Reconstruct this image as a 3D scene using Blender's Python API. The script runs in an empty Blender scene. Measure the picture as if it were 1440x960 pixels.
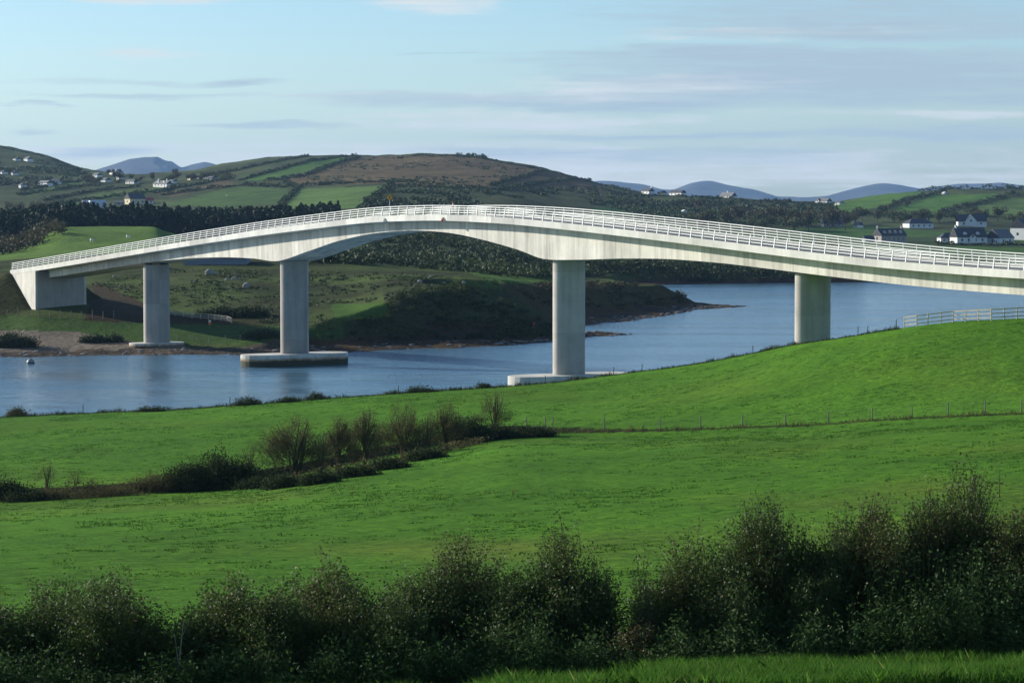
import bpy, math, random
import numpy as np
from mathutils import Vector
R = math.radians
rng = np.random.default_rng(7)
SC = bpy.context.scene
COL = SC.collection

# ------------------------------------------------------------------ camera maths
F = 4000.0; H = 26.5; PIT = math.atan(197/4000)
CP, SP = math.cos(PIT), math.sin(PIT)
def ray(px, py):
    a = (np.asarray(px, float)-720)/F; b = (480-np.asarray(py, float))/F
    dy = CP+b*SP
    return a/dy, (-SP+b*CP)/dy
def zat(px, py, Y): return H+ray(px, py)[1]*Y
def proj(X, Y, Z):
    z = Z-H; f = Y*CP-z*SP; up = Y*SP+z*CP
    return 720+F*X/f, 480-F*up/f
def q_of(px, py=483): return (np.asarray(px, float)-720)/F

# ------------------------------------------------------------------ materials
def new_mat(name):
    m = bpy.data.materials.new(name); m.use_nodes = True
    nt = m.node_tree; nt.nodes.clear()
    out = nt.nodes.new('ShaderNodeOutputMaterial')
    b = nt.nodes.new('ShaderNodeBsdfPrincipled')
    nt.links.new(b.outputs[0], out.inputs[0])
    return m, nt, b, out
def N(nt, t, **kw):
    n = nt.nodes.new(t)
    for k, v in kw.items():
        if k.startswith('i_'):
            key = k[2:]
            key = int(key) if key.isdigit() else key.replace('_', ' ')
            n.inputs[key].default_value = v
        else: setattr(n, k, v)
    return n
def ramp(nt, fac, stops, interp='LINEAR'):
    r = nt.nodes.new('ShaderNodeValToRGB'); r.color_ramp.interpolation = interp
    cr = r.color_ramp
    while len(cr.elements) < len(stops): cr.elements.new(0.5)
    for e, (p, c) in zip(cr.elements, stops):
        e.position = p; e.color = (c, c, c, 1) if not hasattr(c, '__len__') else (*c[:3], 1)
    nt.links.new(fac, r.inputs[0]); return r.outputs[0]
def noise(nt, vec, scale, detail=4, rough=0.55, dist=0.0):
    n = N(nt, 'ShaderNodeTexNoise', i_Scale=scale, i_Detail=detail, i_Roughness=rough, i_Distortion=dist)
    if vec is not None: nt.links.new(vec, n.inputs['Vector'])
    return n.outputs['Fac']
def mapping(nt, vec, scale=(1, 1, 1), loc=(0, 0, 0), rot=(0, 0, 0)):
    m = nt.nodes.new('ShaderNodeMapping')
    m.inputs['Scale'].default_value = scale; m.inputs['Location'].default_value = loc; m.inputs['Rotation'].default_value = rot
    nt.links.new(vec, m.inputs['Vector']); return m.outputs[0]
def mix(nt, fac, a, b, mode='MIX'):
    m = nt.nodes.new('ShaderNodeMix'); m.data_type = 'RGBA'; m.blend_type = mode
    def put(i, v):
        if hasattr(v, 'is_linked') or hasattr(v, 'links'): nt.links.new(v, m.inputs[i])
        elif hasattr(v, '__len__'): m.inputs[i].default_value = (*v[:3], 1)
        else: m.inputs[i].default_value = v if i == 0 else (v, v, v, 1)
    put(0, fac); put(6, a); put(7, b); return m.outputs[2]
def math_n(nt, op, a, b=None, c=None, clamp=False):
    m = nt.nodes.new('ShaderNodeMath'); m.operation = op; m.use_clamp = clamp
    for i, v in enumerate((a, b, c)):
        if v is None: continue
        if hasattr(v, 'links'): nt.links.new(v, m.inputs[i])
        else: m.inputs[i].default_value = v
    return m.outputs[0]
def bump(nt, height, strength, dist, bsdf):
    b = N(nt, 'ShaderNodeBump', i_Strength=strength, i_Distance=dist)
    nt.links.new(height, b.inputs['Height']); nt.links.new(b.outputs[0], bsdf.inputs['Normal'])
def objco(nt): return N(nt, 'ShaderNodeTexCoord').outputs['Object']
def geopos(nt): return N(nt, 'ShaderNodeNewGeometry').outputs['Position']

def plain(name, col, rough=0.7, var=0.25, scale=1.5, metal=0.0, spec=0.5):
    m, nt, b, o = new_mat(name)
    v = noise(nt, objco(nt), scale, 5)
    f = ramp(nt, v, [(0.3, 1-var), (0.7, 1+var)])
    c = mix(nt, 1.0, col, f, 'MULTIPLY')
    nt.links.new(c, b.inputs['Base Color']); b.inputs['Roughness'].default_value = rough
    b.inputs['Metallic'].default_value = metal; b.inputs['Specular IOR Level'].default_value = spec
    return m
def leafy(name, stops, rough=0.5, trans=0.3, spec=0.4):
    """colour picked per leaf from the 'tint' attribute, partly translucent"""
    m, nt, b, out = new_mat(name)
    a = N(nt, 'ShaderNodeAttribute', attribute_name='tint')
    c = ramp(nt, a.outputs['Fac'], stops)
    nt.links.new(c, b.inputs['Base Color']); b.inputs['Roughness'].default_value = rough
    b.inputs['Specular IOR Level'].default_value = spec
    t = nt.nodes.new('ShaderNodeBsdfTranslucent'); nt.links.new(c, t.inputs[0])
    mx = nt.nodes.new('ShaderNodeMixShader'); mx.inputs[0].default_value = trans
    nt.links.new(b.outputs[0], mx.inputs[1]); nt.links.new(t.outputs[0], mx.inputs[2])
    nt.links.new(mx.outputs[0], out.inputs[0]); return m

def concrete(name, base=(0.44, 0.44, 0.40), panel=4.3, streak=0.5, weed=False, lift=0):
    m, nt, b, o = new_mat(name)
    at = N(nt, 'ShaderNodeAttribute', attribute_name='sv').outputs['Vector']
    pos = geopos(nt)
    sep = nt.nodes.new('ShaderNodeSeparateXYZ'); nt.links.new(at, sep.inputs[0])
    cell = math_n(nt, 'FLOOR', math_n(nt, 'DIVIDE', sep.outputs[0], panel))
    wn = N(nt, 'ShaderNodeTexWhiteNoise', noise_dimensions='1D'); nt.links.new(cell, wn.inputs['W'])
    pv = ramp(nt, wn.outputs['Value'], [(0, 0.78), (0.4, 0.95), (1, 1.10)])
    st = noise(nt, mapping(nt, at, (0.9, 0.9, 0.07)), 1.0, 6, 0.65)
    sv = ramp(nt, st, [(0.30, 1-0.42*streak), (0.5, 0.97), (0.72, 1+0.16*streak)])
    bl = noise(nt, pos, 0.35, 5, 0.6)
    bv = ramp(nt, bl, [(0.3, 0.86), (0.7, 1.10)])
    fn = ramp(nt, noise(nt, pos, 9.0, 3), [(0.3, 0.93), (0.7, 1.06)])
    fr = math_n(nt, 'FRACT', math_n(nt, 'DIVIDE', sep.outputs[0], panel))
    jt = ramp(nt, fr, [(0.0, 0.80), (0.02, 1.0), (1.0, 1.0)])
    c = mix(nt, 1, base, pv, 'MULTIPLY')
    for x in (sv, bv, fn, jt): c = mix(nt, 1, c, x, 'MULTIPLY')
    if lift:
        lz = math_n(nt, 'DIVIDE', sep.outputs[2], lift); wl = N(nt, 'ShaderNodeTexWhiteNoise', noise_dimensions='2D')
        cb = nt.nodes.new('ShaderNodeCombineXYZ'); nt.links.new(math_n(nt, 'FLOOR', lz), cb.inputs[0]); nt.links.new(cell, cb.inputs[1]); nt.links.new(cb.outputs[0], wl.inputs['Vector'])
        c = mix(nt, 1, c, ramp(nt, wl.outputs['Value'], [(0, 0.86), (1, 1.08)]), 'MULTIPLY')
        c = mix(nt, 1, c, ramp(nt, math_n(nt, 'FRACT', lz), [(0.0, 0.86), (0.015, 1.0), (1.0, 1.0)]), 'MULTIPLY')
    if weed:
        sp = nt.nodes.new('ShaderNodeSeparateXYZ'); nt.links.new(pos, sp.inputs[0])
        hz = math_n(nt, 'ADD', sp.outputs[2], math_n(nt, 'MULTIPLY', noise(nt, pos, 1.1, 4), 0.7))
        w = ramp(nt, math_n(nt, 'DIVIDE', hz, 2.0), [(0.58, 1.0), (0.68, 0.0)])
        w2 = ramp(nt, math_n(nt, 'DIVIDE', hz, 2.0), [(0.66, 1.0), (0.90, 0.0)])
        c = mix(nt, w2, c, (0.22, 0.14, 0.06)); c = mix(nt, w, c, (0.035, 0.035, 0.018))
    nt.links.new(c, b.inputs['Base Color']); b.inputs['Roughness'].default_value = 0.85
    bump(nt, noise(nt, pos, 6.0, 4), 0.12, 0.05, b)
    return m

# ------------------------------------------------------------------ mesh helpers
def tag(o, label=None, cat=None, group=None, kind=None):
    if label: o['label'] = label
    if cat: o['category'] = cat
    if group: o['group'] = group
    if kind: o['kind'] = kind
    return o
def np_mesh(name, V, Fc, mat=None, parent=None, smooth=False, attrs=None, loc=None):
    """V (n,3), Fc (m,k) equal-sided faces, or list of such arrays"""
    V = np.ascontiguousarray(V, np.float32)
    Fs = Fc if isinstance(Fc, list) else [Fc]
    Fs = [np.asarray(f, np.int32) for f in Fs if len(f)]
    loops = np.concatenate([f.ravel() for f in Fs]); tot = np.concatenate([np.full(len(f), f.shape[1], np.int32) for f in Fs])
    me = bpy.data.meshes.new(name)
    me.vertices.add(len(V)); me.vertices.foreach_set('co', V.ravel())
    me.loops.add(len(loops)); me.loops.foreach_set('vertex_index', loops)
    me.polygons.add(len(tot)); me.polygons.foreach_set('loop_start', np.concatenate([[0], np.cumsum(tot)[:-1]]).astype(np.int32))
    me.polygons.foreach_set('loop_total', tot)
    me.update(calc_edges=True); me.validate()
    if smooth: me.shade_smooth()
    for k, (typ, dat) in (attrs or {}).items():
        a = me.attributes.new(k, typ, 'POINT')
        key = {'FLOAT': 'value', 'FLOAT_VECTOR': 'vector', 'FLOAT_COLOR': 'color'}[typ]
        a.data.foreach_set(key, np.ascontiguousarray(dat, np.float32).ravel())
    if mat: me.materials.append(mat)
    o = bpy.data.objects.new(name, me); COL.objects.link(o)
    if parent: o.parent = parent
    if loc is not None: o.location = loc
    return o
def empty(name, loc=(0, 0, 0), rz=0.0):
    o = bpy.data.objects.new(name, None); COL.objects.link(o); o.location = loc; o.rotation_euler = (0, 0, rz)
    o.empty_display_size = 0.5; return o
class MB:
    """collects polygons of one part"""
    def __init__(s): s.V = []; s.F = []
    def add(s, vs, fs):
        k = len(s.V); s.V += [tuple(map(float, v)) for v in vs]; s.F += [tuple(i+k for i in f) for f in fs]
    def box(s, x0, x1, y0, y1, z0, z1):
        s.add([(x0, y0, z0), (x1, y0, z0), (x1, y1, z0), (x0, y1, z0), (x0, y0, z1), (x1, y0, z1), (x1, y1, z1), (x0, y1, z1)],
              [(3, 2, 1, 0), (4, 5, 6, 7), (0, 1, 5, 4), (1, 2, 6, 5), (2, 3, 7, 6), (3, 0, 4, 7)])
    def prism(s, pts, z0, z1):
        n = len(pts)
        s.add([(x, y, z0) for x, y in pts]+[(x, y, z1) for x, y in pts],
              [tuple(range(n-1, -1, -1)), tuple(range(n, 2*n))]+[(i, (i+1) % n, n+(i+1) % n, n+i) for i in range(n)])
    def tube(s, a, b, r0, r1, n=6):
        a, b = Vector(a), Vector(b); d = (b-a).normalized()
        t = Vector((0, 0, 1)) if abs(d.z) < 0.9 else Vector((1, 0, 0))
        x = d.cross(t).normalized(); y = d.cross(x)
        vs = [a+(x*math.cos(i*2*math.pi/n)+y*math.sin(i*2*math.pi/n))*r0 for i in range(n)]
        vs += [b+(x*math.cos(i*2*math.pi/n)+y*math.sin(i*2*math.pi/n))*r1 for i in range(n)]
        s.add(vs, [(i, (i+1) % n, n+(i+1) % n, n+i) for i in range(n)]+[tuple(range(n-1, -1, -1)), tuple(range(n, 2*n))])
    def build(s, name, mat, parent=None, sv=None, loc=None, bevel=0):
        me = bpy.data.meshes.new(name); me.from_pydata(s.V, [], s.F); me.update()
        if sv is not None:
            a = me.attributes.new('sv', 'FLOAT_VECTOR', 'POINT')
            a.data.foreach_set('vector', np.array([sv(v) for v in s.V], np.float32).ravel())
        me.materials.append(mat)
        o = bpy.data.objects.new(name, me); COL.objects.link(o)
        if parent: o.parent = parent
        if loc is not None: o.location = loc
        if bevel:
            bv = o.modifiers.new('bevel', 'BEVEL'); bv.width = bevel; bv.segments = 2; bv.limit_method = 'ANGLE'
        return o

def pchip(x, y, xi):
    x = np.asarray(x, float); y = np.asarray(y, float)
    h = np.diff(x); d = np.diff(y)/h; m = np.zeros(len(x))
    for i in range(1, len(x)-1):
        if d[i-1]*d[i] > 0:
            w1 = 2*h[i]+h[i-1]; w2 = h[i]+2*h[i-1]
            m[i] = (w1+w2)/(w1/d[i-1]+w2/d[i])
    m[0] = d[0]; m[-1] = d[-1]
    xi = np.clip(xi, x[0], x[-1]); k = np.clip(np.searchsorted(x, xi)-1, 0, len(x)-2)
    t = (xi-x[k])/h[k]
    return (y[k]*(1+2*t)*(1-t)**2+m[k]*h[k]*t*(1-t)**2+y[k+1]*t*t*(3-2*t)+m[k+1]*h[k]*t*t*(t-1))

def vnoise(x, y, seed=0):
    """cheap smooth value noise"""
    r = np.random.default_rng(seed).random((256, 256))
    xi = np.floor(x).astype(int); yi = np.floor(y).astype(int); fx = x-xi; fy = y-yi
    fx = fx*fx*(3-2*fx); fy = fy*fy*(3-2*fy)
    g = lambda a, b: r[a % 256, b % 256]
    return (g(xi, yi)*(1-fx)+g(xi+1, yi)*fx)*(1-fy)+(g(xi, yi+1)*(1-fx)+g(xi+1, yi+1)*fx)*fy-0.5
def fbm(x, y, seed=0, o=4):
    s = 0; a = 1.0
    for i in range(o):
        s = s+a*vnoise(x*2**i, y*2**i, seed+i); a *= 0.5
    return s

# ------------------------------------------------------------------ bridge axis and profile
TH = R(32.5); BX0, BY0 = -63.0, 504.0
BU = np.array([math.sin(TH), -math.cos(TH)]); BN = np.array([-math.cos(TH), -math.sin(TH)])
_ps = np.arange(-160, 420, 1.0)
_pz = pchip([-160, -100, -54, 70, 90, 106, 122, 136, 151, 166, 180, 194, 208, 222, 240, 300, 420],
            [6.0, 9.7, 13.3, 23.25, 24.35, 24.6, 24.3, 23.7, 22.9, 22.02, 21.15, 20.3, 19.6, 19.15, 18.8, 17.6, 16], _ps)
_k = np.exp(-np.linspace(-2, 2, 17)**2); _k /= _k.sum()
_pz = np.convolve(np.pad(_pz, 8, 'edge'), _k, 'valid')
def deck_z(s): return np.interp(s, _ps, _pz)
def depth(s):
    return pchip([-60, 0, 15, 31, 44, 52, 62, 73, 84, 94, 104, 114, 124, 131, 139, 150, 163, 175, 200, 300],
                 [2.3, 2.3, 2.6, 3.3, 4.3, 5.15, 4.2, 3.0, 2.45, 2.3, 2.6, 3.4, 4.5, 5.4, 4.95, 4.0, 3.2, 2.9, 2.8, 2.8], s)
def bxy(s, off): return (BX0+BU[0]*s+BN[0]*off, BY0+BU[1]*s+BN[1]*off)
def bxyz(s, off, z): x, y = bxy(s, off); return (x, y, z)

# ------------------------------------------------------------------ terrain
# feature lines: (px, y pixel or ('z', height), distance); heights between them are lofted smoothly
def line_py(pts):   # (px, py, Y)
    q = []; Y = []; z = []
    for px, py, d in pts:
        qq, rr = ray(px, py); q.append(qq); Y.append(d); z.append(H+rr*d)
    return np.array(q), np.array(Y, float), np.array(z)
def line_z(pts, Y):  # (px, z) at constant Y
    return np.array([q_of(p) for p, _ in pts]), np.full(len(pts), float(Y)), np.array([z for _, z in pts], float)
CREST = [(-60, 589, 325), (0, 586.5, 325), (115, 581, 328), (240, 576, 330), (330, 570, 330), (450, 561, 332), (590, 551, 335), (700, 544, 340),
         (780, 537.5, 342), (880, 524.5, 345), (960, 514, 345), (1020, 504, 340), (1070, 494, 335), (1117, 484, 330), (1170, 477, 325), (1270, 461, 322), (1340, 453, 320),
         (1440, 448, 316), (1540, 446, 312)]
MID = [(-60, 706, 212), (0, 704, 213), (100, 698, 214), (200, 692, 216), (300, 683, 222), (400, 668, 230), (480, 652, 238), (560, 636, 248), (640, 620, 258),
       (720, 608, 262), (800, 607, 262), (930, 606, 258), (1040, 602, 255), (1110, 600, 253), (1230, 592, 249), (1385, 584, 244), (1440, 582, 242), (1540, 579, 240)]
near = [line_z([(0, -1.7+H), (1440, -1.7+H)], 0.5), line_z([(0, H-4.4), (1440, H-4.2)], 20), line_z([(0, H-8.2), (1440, H-7.7)], 42),
        line_z([(0, H-10.75), (500, H-10.6), (900, H-10.25), (1440, H-10.1)], 62), line_z([(0, H-12.6), (720, H-12.2), (1440, H-11.7)], 85),
        line_z([(0, H-15.8), (720, H-15.2), (1440, H-14.4)], 130), line_py([(p, py+22, d-42) for p, py, d in MID]), line_py(MID), line_py(CREST)]
cq, cY, cz = line_py(CREST)
near.append((cq, cY+12, np.maximum(cz-1.6, -1.0)))
near.append((cq, cY+35, np.maximum(cz-7, -3)))
near.append((cq, cY+75, np.full(len(cz), -3.0)))
far = [line_z([(0, -3), (1440, -3)], 455),
       line_z([(-100, 1.4), (300, 1.2), (400, 2), (480, 4), (600, 5), (760, 4), (830, .6), (900, .6), (1000, -3), (1440, -3)], 505),
       line_z([(-100, 5), (0, 5), (60, 6.8), (120, 6.8), (200, 6), (400, 6), (480, 6.4), (560, 8.6), (650, 9.6), (720, 8.4), (760, 6), (800, 2.5), (900, 1), (1000, -2), (1100, -3), (1440, -3)], 545),
       line_z([(-100, 9), (0, 9), (200, 10), (300, 10.6), (400, 10), (560, 10.3), (650, 9.8), (720, 8.4), (800, 5), (900, 3.5), (1000, 1), (1100, -3), (1440, -3)], 640),
       line_z([(-100, 11), (0, 11), (300, 12.6), (450, 12), (560, 10), (700, 8), (800, 6.2), (900, 5.9), (950, 5.5), (985, 2.6), (1010, .9), (1060, .5), (1100, -2), (1440, -3)], 700),
       line_z([(-100, 9), (0, 10), (30, 11), (100, 13), (200, 13.3), (300, 11.5), (560, 9.5), (700, 9), (800, 4), (900, 2), (1000, -1), (1100, -3), (1440, -3)], 850),
       line_z([(-100, 8), (0, 10.3), (30, 11.8), (60, 15.4), (100, 17.6), (215, 17.4), (235, 15.5), (300, 12.5), (560, 12), (800, 5), (1000, 3), (1200, 3), (1440, 3)], 965),
       line_z([(-100, 12), (0, 12), (300, 12), (560, 15), (800, 8), (1000, 6.5), (1200, 5), (1440, 5)], 1150),
       line_z([(-100, 17), (0, 17), (300, 18), (560, 25), (700, 22), (800, 14), (1000, 8), (1200, 6), (1440, 5.5)], 1500),
       line_z([(-100, 22), (0, 22), (200, 23), (400, 30), (560, 35), (700, 31), (800, 21), (900, 15), (1000, 12), (1200, 10), (1440, 10)], 1800),
       line_z([(-100, 37), (0, 36), (200, 37), (300, 40), (400, 44.6), (560, 46), (700, 43.5), (800, 33.6), (900, 26), (1000, 24.5), (1170, 21.5), (1300, 20), (1440, 18)], 2200),
       line_py([(-100, 192, 3000), (0, 206, 3000), (60, 218, 2950), (110, 236, 2850), (135, 241, 2700), (200, 246, 2650), (240, 243, 2700), (270, 240.5, 2750), (300, 234, 2850), (340, 228, 2900),
                (400, 221.5, 2900), (480, 219, 2900), (560, 220, 2900), (590, 217.5, 2900), (660, 219.5, 2900), (700, 226, 2850), (760, 236, 2800), (800, 247, 2750),
                (840, 258, 2700), (880, 268, 2600), (910, 273, 2550), (960, 276, 2500), (1000, 279, 2500), (1060, 281.5, 2500), (1120, 284, 2500), (1170, 286, 2500),
                (1200, 281, 2500), (1240, 274, 2500), (1290, 269, 2500), (1340, 267, 2500), (1440, 266, 2500), (1540, 263, 2500)])]
fq, fY, fz = far[-1]
far.append((fq, fY+300, fz-3)); far.append((fq, fY+900, np.full(len(fz), 12.0))); far.append(line_z([(0, 6), (1440, 6)], 6000)); far.append(line_z([(0, 6), (1440, 6)], 17400))
LINES = near+far
SHORE = [(-2500, 505), (-300, 505), (0, 502.5), (100, 500), (180, 499), (333, 498), (492, 494), (600, 489.5), (700, 486.5), (777, 480.5), (823, 474.5), (860, 472), (893, 470.3),
         (862, 468.3), (823, 466.5), (790, 464), (782, 461), (823, 457), (880, 452), (940, 443), (985, 435), (1020, 432.3), (1050, 430.7), (1020, 429), (985, 427),
         (965, 423), (948, 414), (930, 408), (915, 403.5), (930, 400.5), (1000, 399), (1100, 398), (1250, 396.5), (1440, 395.5), (1800, 395), (4000, 395)]
_sq, _sr = ray([p for p, _ in SHORE], [y for _, y in SHORE]); _sY = -H/_sr
SHP = np.stack([_sq*_sY, _sY], 1)
# make the outline uneven
_o = []
for i in range(len(SHP)-1):
    L = np.hypot(*(SHP[i+1]-SHP[i])); n = max(1, int(min(L/6, 60)))
    for k in range(n): _o.append(SHP[i]+(SHP[i+1]-SHP[i])*k/n)
_o = np.array(_o); _o[:, 1] += fbm(_o[:, 0]/9, _o[:, 1]/9, 3)*5.0*np.clip((1100-_o[:, 1])/500, 0.1, 1); _o[:, 0] += fbm(_o[:, 0]/6, _o[:, 1]/7, 8)*2.0
SHP = np.vstack([_o, SHP[-1:], [[SHP[-1, 0]+20000, 30000]], [[-40000, 30000]], [[-40000, SHP[0, 1]]]])
def signed_shore(X, Y):
    d = np.full(X.shape, 1e9); ins = np.zeros(X.shape, bool); n = len(SHP)
    for i in range(n):
        ax, ay = SHP[i]; bx, by = SHP[(i+1) % n]
        dx, dy = bx-ax, by-ay; L2 = dx*dx+dy*dy+1e-9
        t = np.clip(((X-ax)*dx+(Y-ay)*dy)/L2, 0, 1)
        d = np.minimum(d, (X-ax-t*dx)**2+(Y-ay-t*dy)**2)
        c = ((ay > Y) != (by > Y))
        with np.errstate(divide='ignore', invalid='ignore'):
            ins ^= c & (X < (bx-ax)*(Y-ay)/((by-ay) if by != ay else 1e-9)+ax)
    d = np.sqrt(d); return np.where(ins, d, -d)

pxc = np.concatenate([-np.geomspace(1700, 30, 60)-180, np.arange(-205, 1650, 2.4), 1650+np.geomspace(30, 1700, 60)])
QC = q_of(np.sort(pxc)); QC = np.unique(QC)
YR = np.concatenate([np.linspace(0.5, 60, 50), np.linspace(61, 200, 170), np.linspace(200.7, 350, 230), np.linspace(352, 478, 64), np.linspace(480, 730, 190),
                     np.linspace(732, 1000, 80), np.linspace(1006, 3000, 200), np.geomspace(3020, 17400, 50)])
NQ, NY = len(QC), len(YR)
ZG = np.empty((NQ, NY)); DG = np.full((NQ, NY), 999.0)
_Lq = [(l[0], l[1], l[2]) for l in LINES]
for i, q in enumerate(QC):
    ys = [float(pchip(a, b, q)) if len(a) > 2 else np.interp(q, a, b) for a, b, c in _Lq]; zs = [float(pchip(a, c, q)) if len(a) > 2 else np.interp(q, a, c) for a, b, c in _Lq]
    ZG[i] = pchip(ys, zs, YR)
def _sm(c, n):
    k = np.exp(-np.linspace(-1.8, 1.8, 2*n+1)**2); k /= k.sum(); return np.convolve(np.pad(c, n, 'edge'), k, 'valid')
ZG[:, YR > 420] = np.apply_along_axis(lambda c: _sm(c, 4), 0, ZG[:, YR > 420]); ZG[:, YR <= 420] = np.apply_along_axis(lambda c: _sm(c, 16), 0, ZG[:, YR <= 420])
XG = QC[:, None]*YR[None, :]; YG = np.broadcast_to(YR[None, :], XG.shape)
sel = (YR > 440) & (YR < 1250)
dd = signed_shore(XG[:, sel], YG[:, sel]); DG[:, sel] = dd
wid = np.where(XG[:, sel]/YG[:, sel] < -0.075, 6.0, 11.0)
jag = 1+0.5*fbm(XG[:, sel]/14, YG[:, sel]/14, 5)
cap = np.where(dd < 0, np.maximum(-3, 0.25*dd), np.where(dd < wid, 0.075*dd, 0.075*wid+(dd-wid)*0.62*jag))
ZG[:, sel] = np.where(dd < 0, np.maximum(cap, -3), np.minimum(np.maximum(ZG[:, sel], np.minimum(cap, 0.35)), cap))
# relief
bumpf = np.interp(YG, [60, 100, 340, 350, 500, 560, 900, 2000, 3000, 5000], [0.05, 0.12, 0.15, 0.2, 0.15, 1.0, 1.2, 2.0, 3.0, 3.0])
land = np.clip((DG-3)/12, 0, 1)*(ZG > -0.5)
rel = np.where(YG < 400, fbm(XG/14, YG/18, 1, 5)*0.55+fbm(XG/2.6, YG/3.2, 21, 3)*0.22, fbm(XG/30, YG/40, 2, 6)*1.0)
rel = rel*bumpf*np.where(YG > 400, land, 1)
rel *= np.where((YG > 1000), 0.8, 1)
ZG = ZG+rel
# small boulders-and-weed lumps of the tidal strip
mud = (DG > -1) & (DG < 14)
ZG = ZG+np.where(mud, fbm(XG/2.5, YG/2.5, 9, 4)*0.35, 0)
# low earth bank along the middle field boundary
mq, mY, mz = line_py(MID)
mYc = np.interp(QC, mq, mY)[:, None]
ZG += 0.75*np.exp(-((YG-mYc-1.0)/1.3)**2)*np.interp(QC, [q_of(-60), q_of(700), q_of(760), q_of(960), q_of(1000), q_of(1500)], [1, 1, .7, 0.28, 0.22, 0.22])[:, None]
# road embankments at both ends of the bridge
S_ = (XG-BX0)*BU[0]+(YG-BY0)*BU[1]; T_ = (XG-BX0)*BN[0]+(YG-BY0)*BN[1]
ez = deck_z(S_)-0.35-np.maximum(0, np.abs(T_)-5.6)/1.55
ez = np.where(S_ < -54, ez, ez-(S_+54)/1.3)
ez = np.where((S_ < -42.5), ez, -9)
ez2 = deck_z(S_)-0.35-np.maximum(0, np.abs(T_)-5.6)/1.7-np.maximum(0, 272-S_)/1.5
ez2 = np.where(S_ > 240, ez2, -9)
EMB = (ez > ZG+0.05) & (S_ > -160)
ZG = np.where(S_ > -160, np.maximum(ZG, ez), ZG); ZG = np.where(YG < 330, np.maximum(ZG, np.where(S_ < 420, ez2, -9)), ZG)

def ground_z(X, Y):
    q = X/Y
    i = np.clip(np.searchsorted(QC, q)-1, 0, NQ-2); j = np.clip(np.searchsorted(YR, Y)-1, 0, NY-2)
    a = np.clip((q-QC[i])/(QC[i+1]-QC[i]), 0, 1); b = np.clip((Y-YR[j])/(YR[j+1]-YR[j]), 0, 1)
    return (ZG[i, j]*(1-a)+ZG[i+1, j]*a)*(1-b)+(ZG[i, j+1]*(1-a)+ZG[i+1, j+1]*a)*b
def hit(px, py, y0=60, y1=6000):
    """first point of the ground seen at that place beyond distance y0"""
    q, r = ray(px, py); q = float(q); r = float(r)
    Ys = np.concatenate([np.arange(y0, min(y1, 1000), 0.5), np.arange(max(y0, 1000), y1, 3.0)])
    g = ground_z(np.full(len(Ys), q)*Ys, Ys)
    ok = np.nonzero(g >= H+r*Ys)[0]
    k = ok[0] if len(ok) else int(np.argmin(H+r*Ys-g))
    Y = Ys[k]; return np.array([q*Y, Y, g[k]])

# land cover colours (what grows there)
PX, PY = proj(XG, YG, ZG)
def inpoly(px, py, poly):
    ins = np.zeros(px.shape, bool); n = len(poly)
    for i in range(n):
        ax, ay = poly[i]; bx, by = poly[(i+1) % n]
        if ay == by: continue
        c = ((ay > py) != (by > py)); ins ^= c & (px < (bx-ax)*(py-ay)/(by-ay)+ax)
    return ins
C = np.empty(XG.shape+(3,)); GRASS = np.zeros(XG.shape)
NEARG = (0.073, 0.188, 0.013)
C[:] = (0.060, 0.085, 0.028)
nearm = YG < 420
C[nearm] = NEARG; GRASS[nearm] = 1
n1 = fbm(XG/22, YG/30, 31, 4); n2 = fbm(XG/60, YG/60, 41, 4)
dry = np.clip(n1*1.5*np.interp(YG, [150, 240], [1, .35])-0.05+np.clip(1-np.abs(YG-118)/38, 0, 1)*0.22, 0, 1)*nearm
C = C*(1-0.55*dry[..., None])+np.array((0.165, 0.170, 0.030))*0.55*dry[..., None]
f1 = (YG >= 420)
rough1 = np.clip(0.5+1.1*fbm(XG/16, YG/22, 51, 5), 0, 1)[..., None]
zone = (YG >= 480) & (YG < 900)
C = np.where(zone[..., None], np.array((0.085, 0.125, 0.030))*(1-rough1)+np.array((0.045, 0.050, 0.020))*rough1, C)
COVER = [  # polygon in the photograph, distance range, colour, grass
    ([(-60, 440), (230, 455), (330, 462), (430, 470), (430, 484), (250, 484), (180, 478), (60, 466), (-60, 462)], 490, 620, (0.055, 0.105, 0.022)),
    ([(240, 452), (330, 458), (480, 462), (560, 476), (480, 480), (240, 480)], 490, 620, (0.050, 0.095, 0.022)),
    ([(20, 464), (110, 468), (200, 482), (260, 486), (260, 500), (-60, 503), (-60, 470)], 470, 600, (0.20, 0.17, 0.13)),
    ([(130, 395), (235, 440), (330, 448), (330, 456), (120, 452)], 520, 640, (0.055, 0.042, 0.022)),
    ([(470, 428), (550, 424), (548, 446), (470, 448)], 490, 660, (0.072, 0.140, 0.025)),
    ([(660, 382), (800, 395), (800, 402), (690, 399)], 560, 860, (0.090, 0.160, 0.030)),
    ([(540, 410), (620, 404), (760, 410), (800, 420), (800, 480), (480, 480), (480, 452), (550, 446)], 490, 620, (0.048, 0.058, 0.024)),
    ([(600, 452), (690, 452), (720, 474), (600, 478)], 490, 560, (0.060, 0.042, 0.026)),
    ([(700, 398), (820, 400), (980, 405), (1000, 432), (823, 445), (760, 440)], 560, 740, (0.066, 0.058, 0.026)),
    ([(-100, 372), (-100, 318), (260, 318), (250, 345), (60, 372)], 770, 1000, (0.110, 0.190, 0.035)),
]
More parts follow.
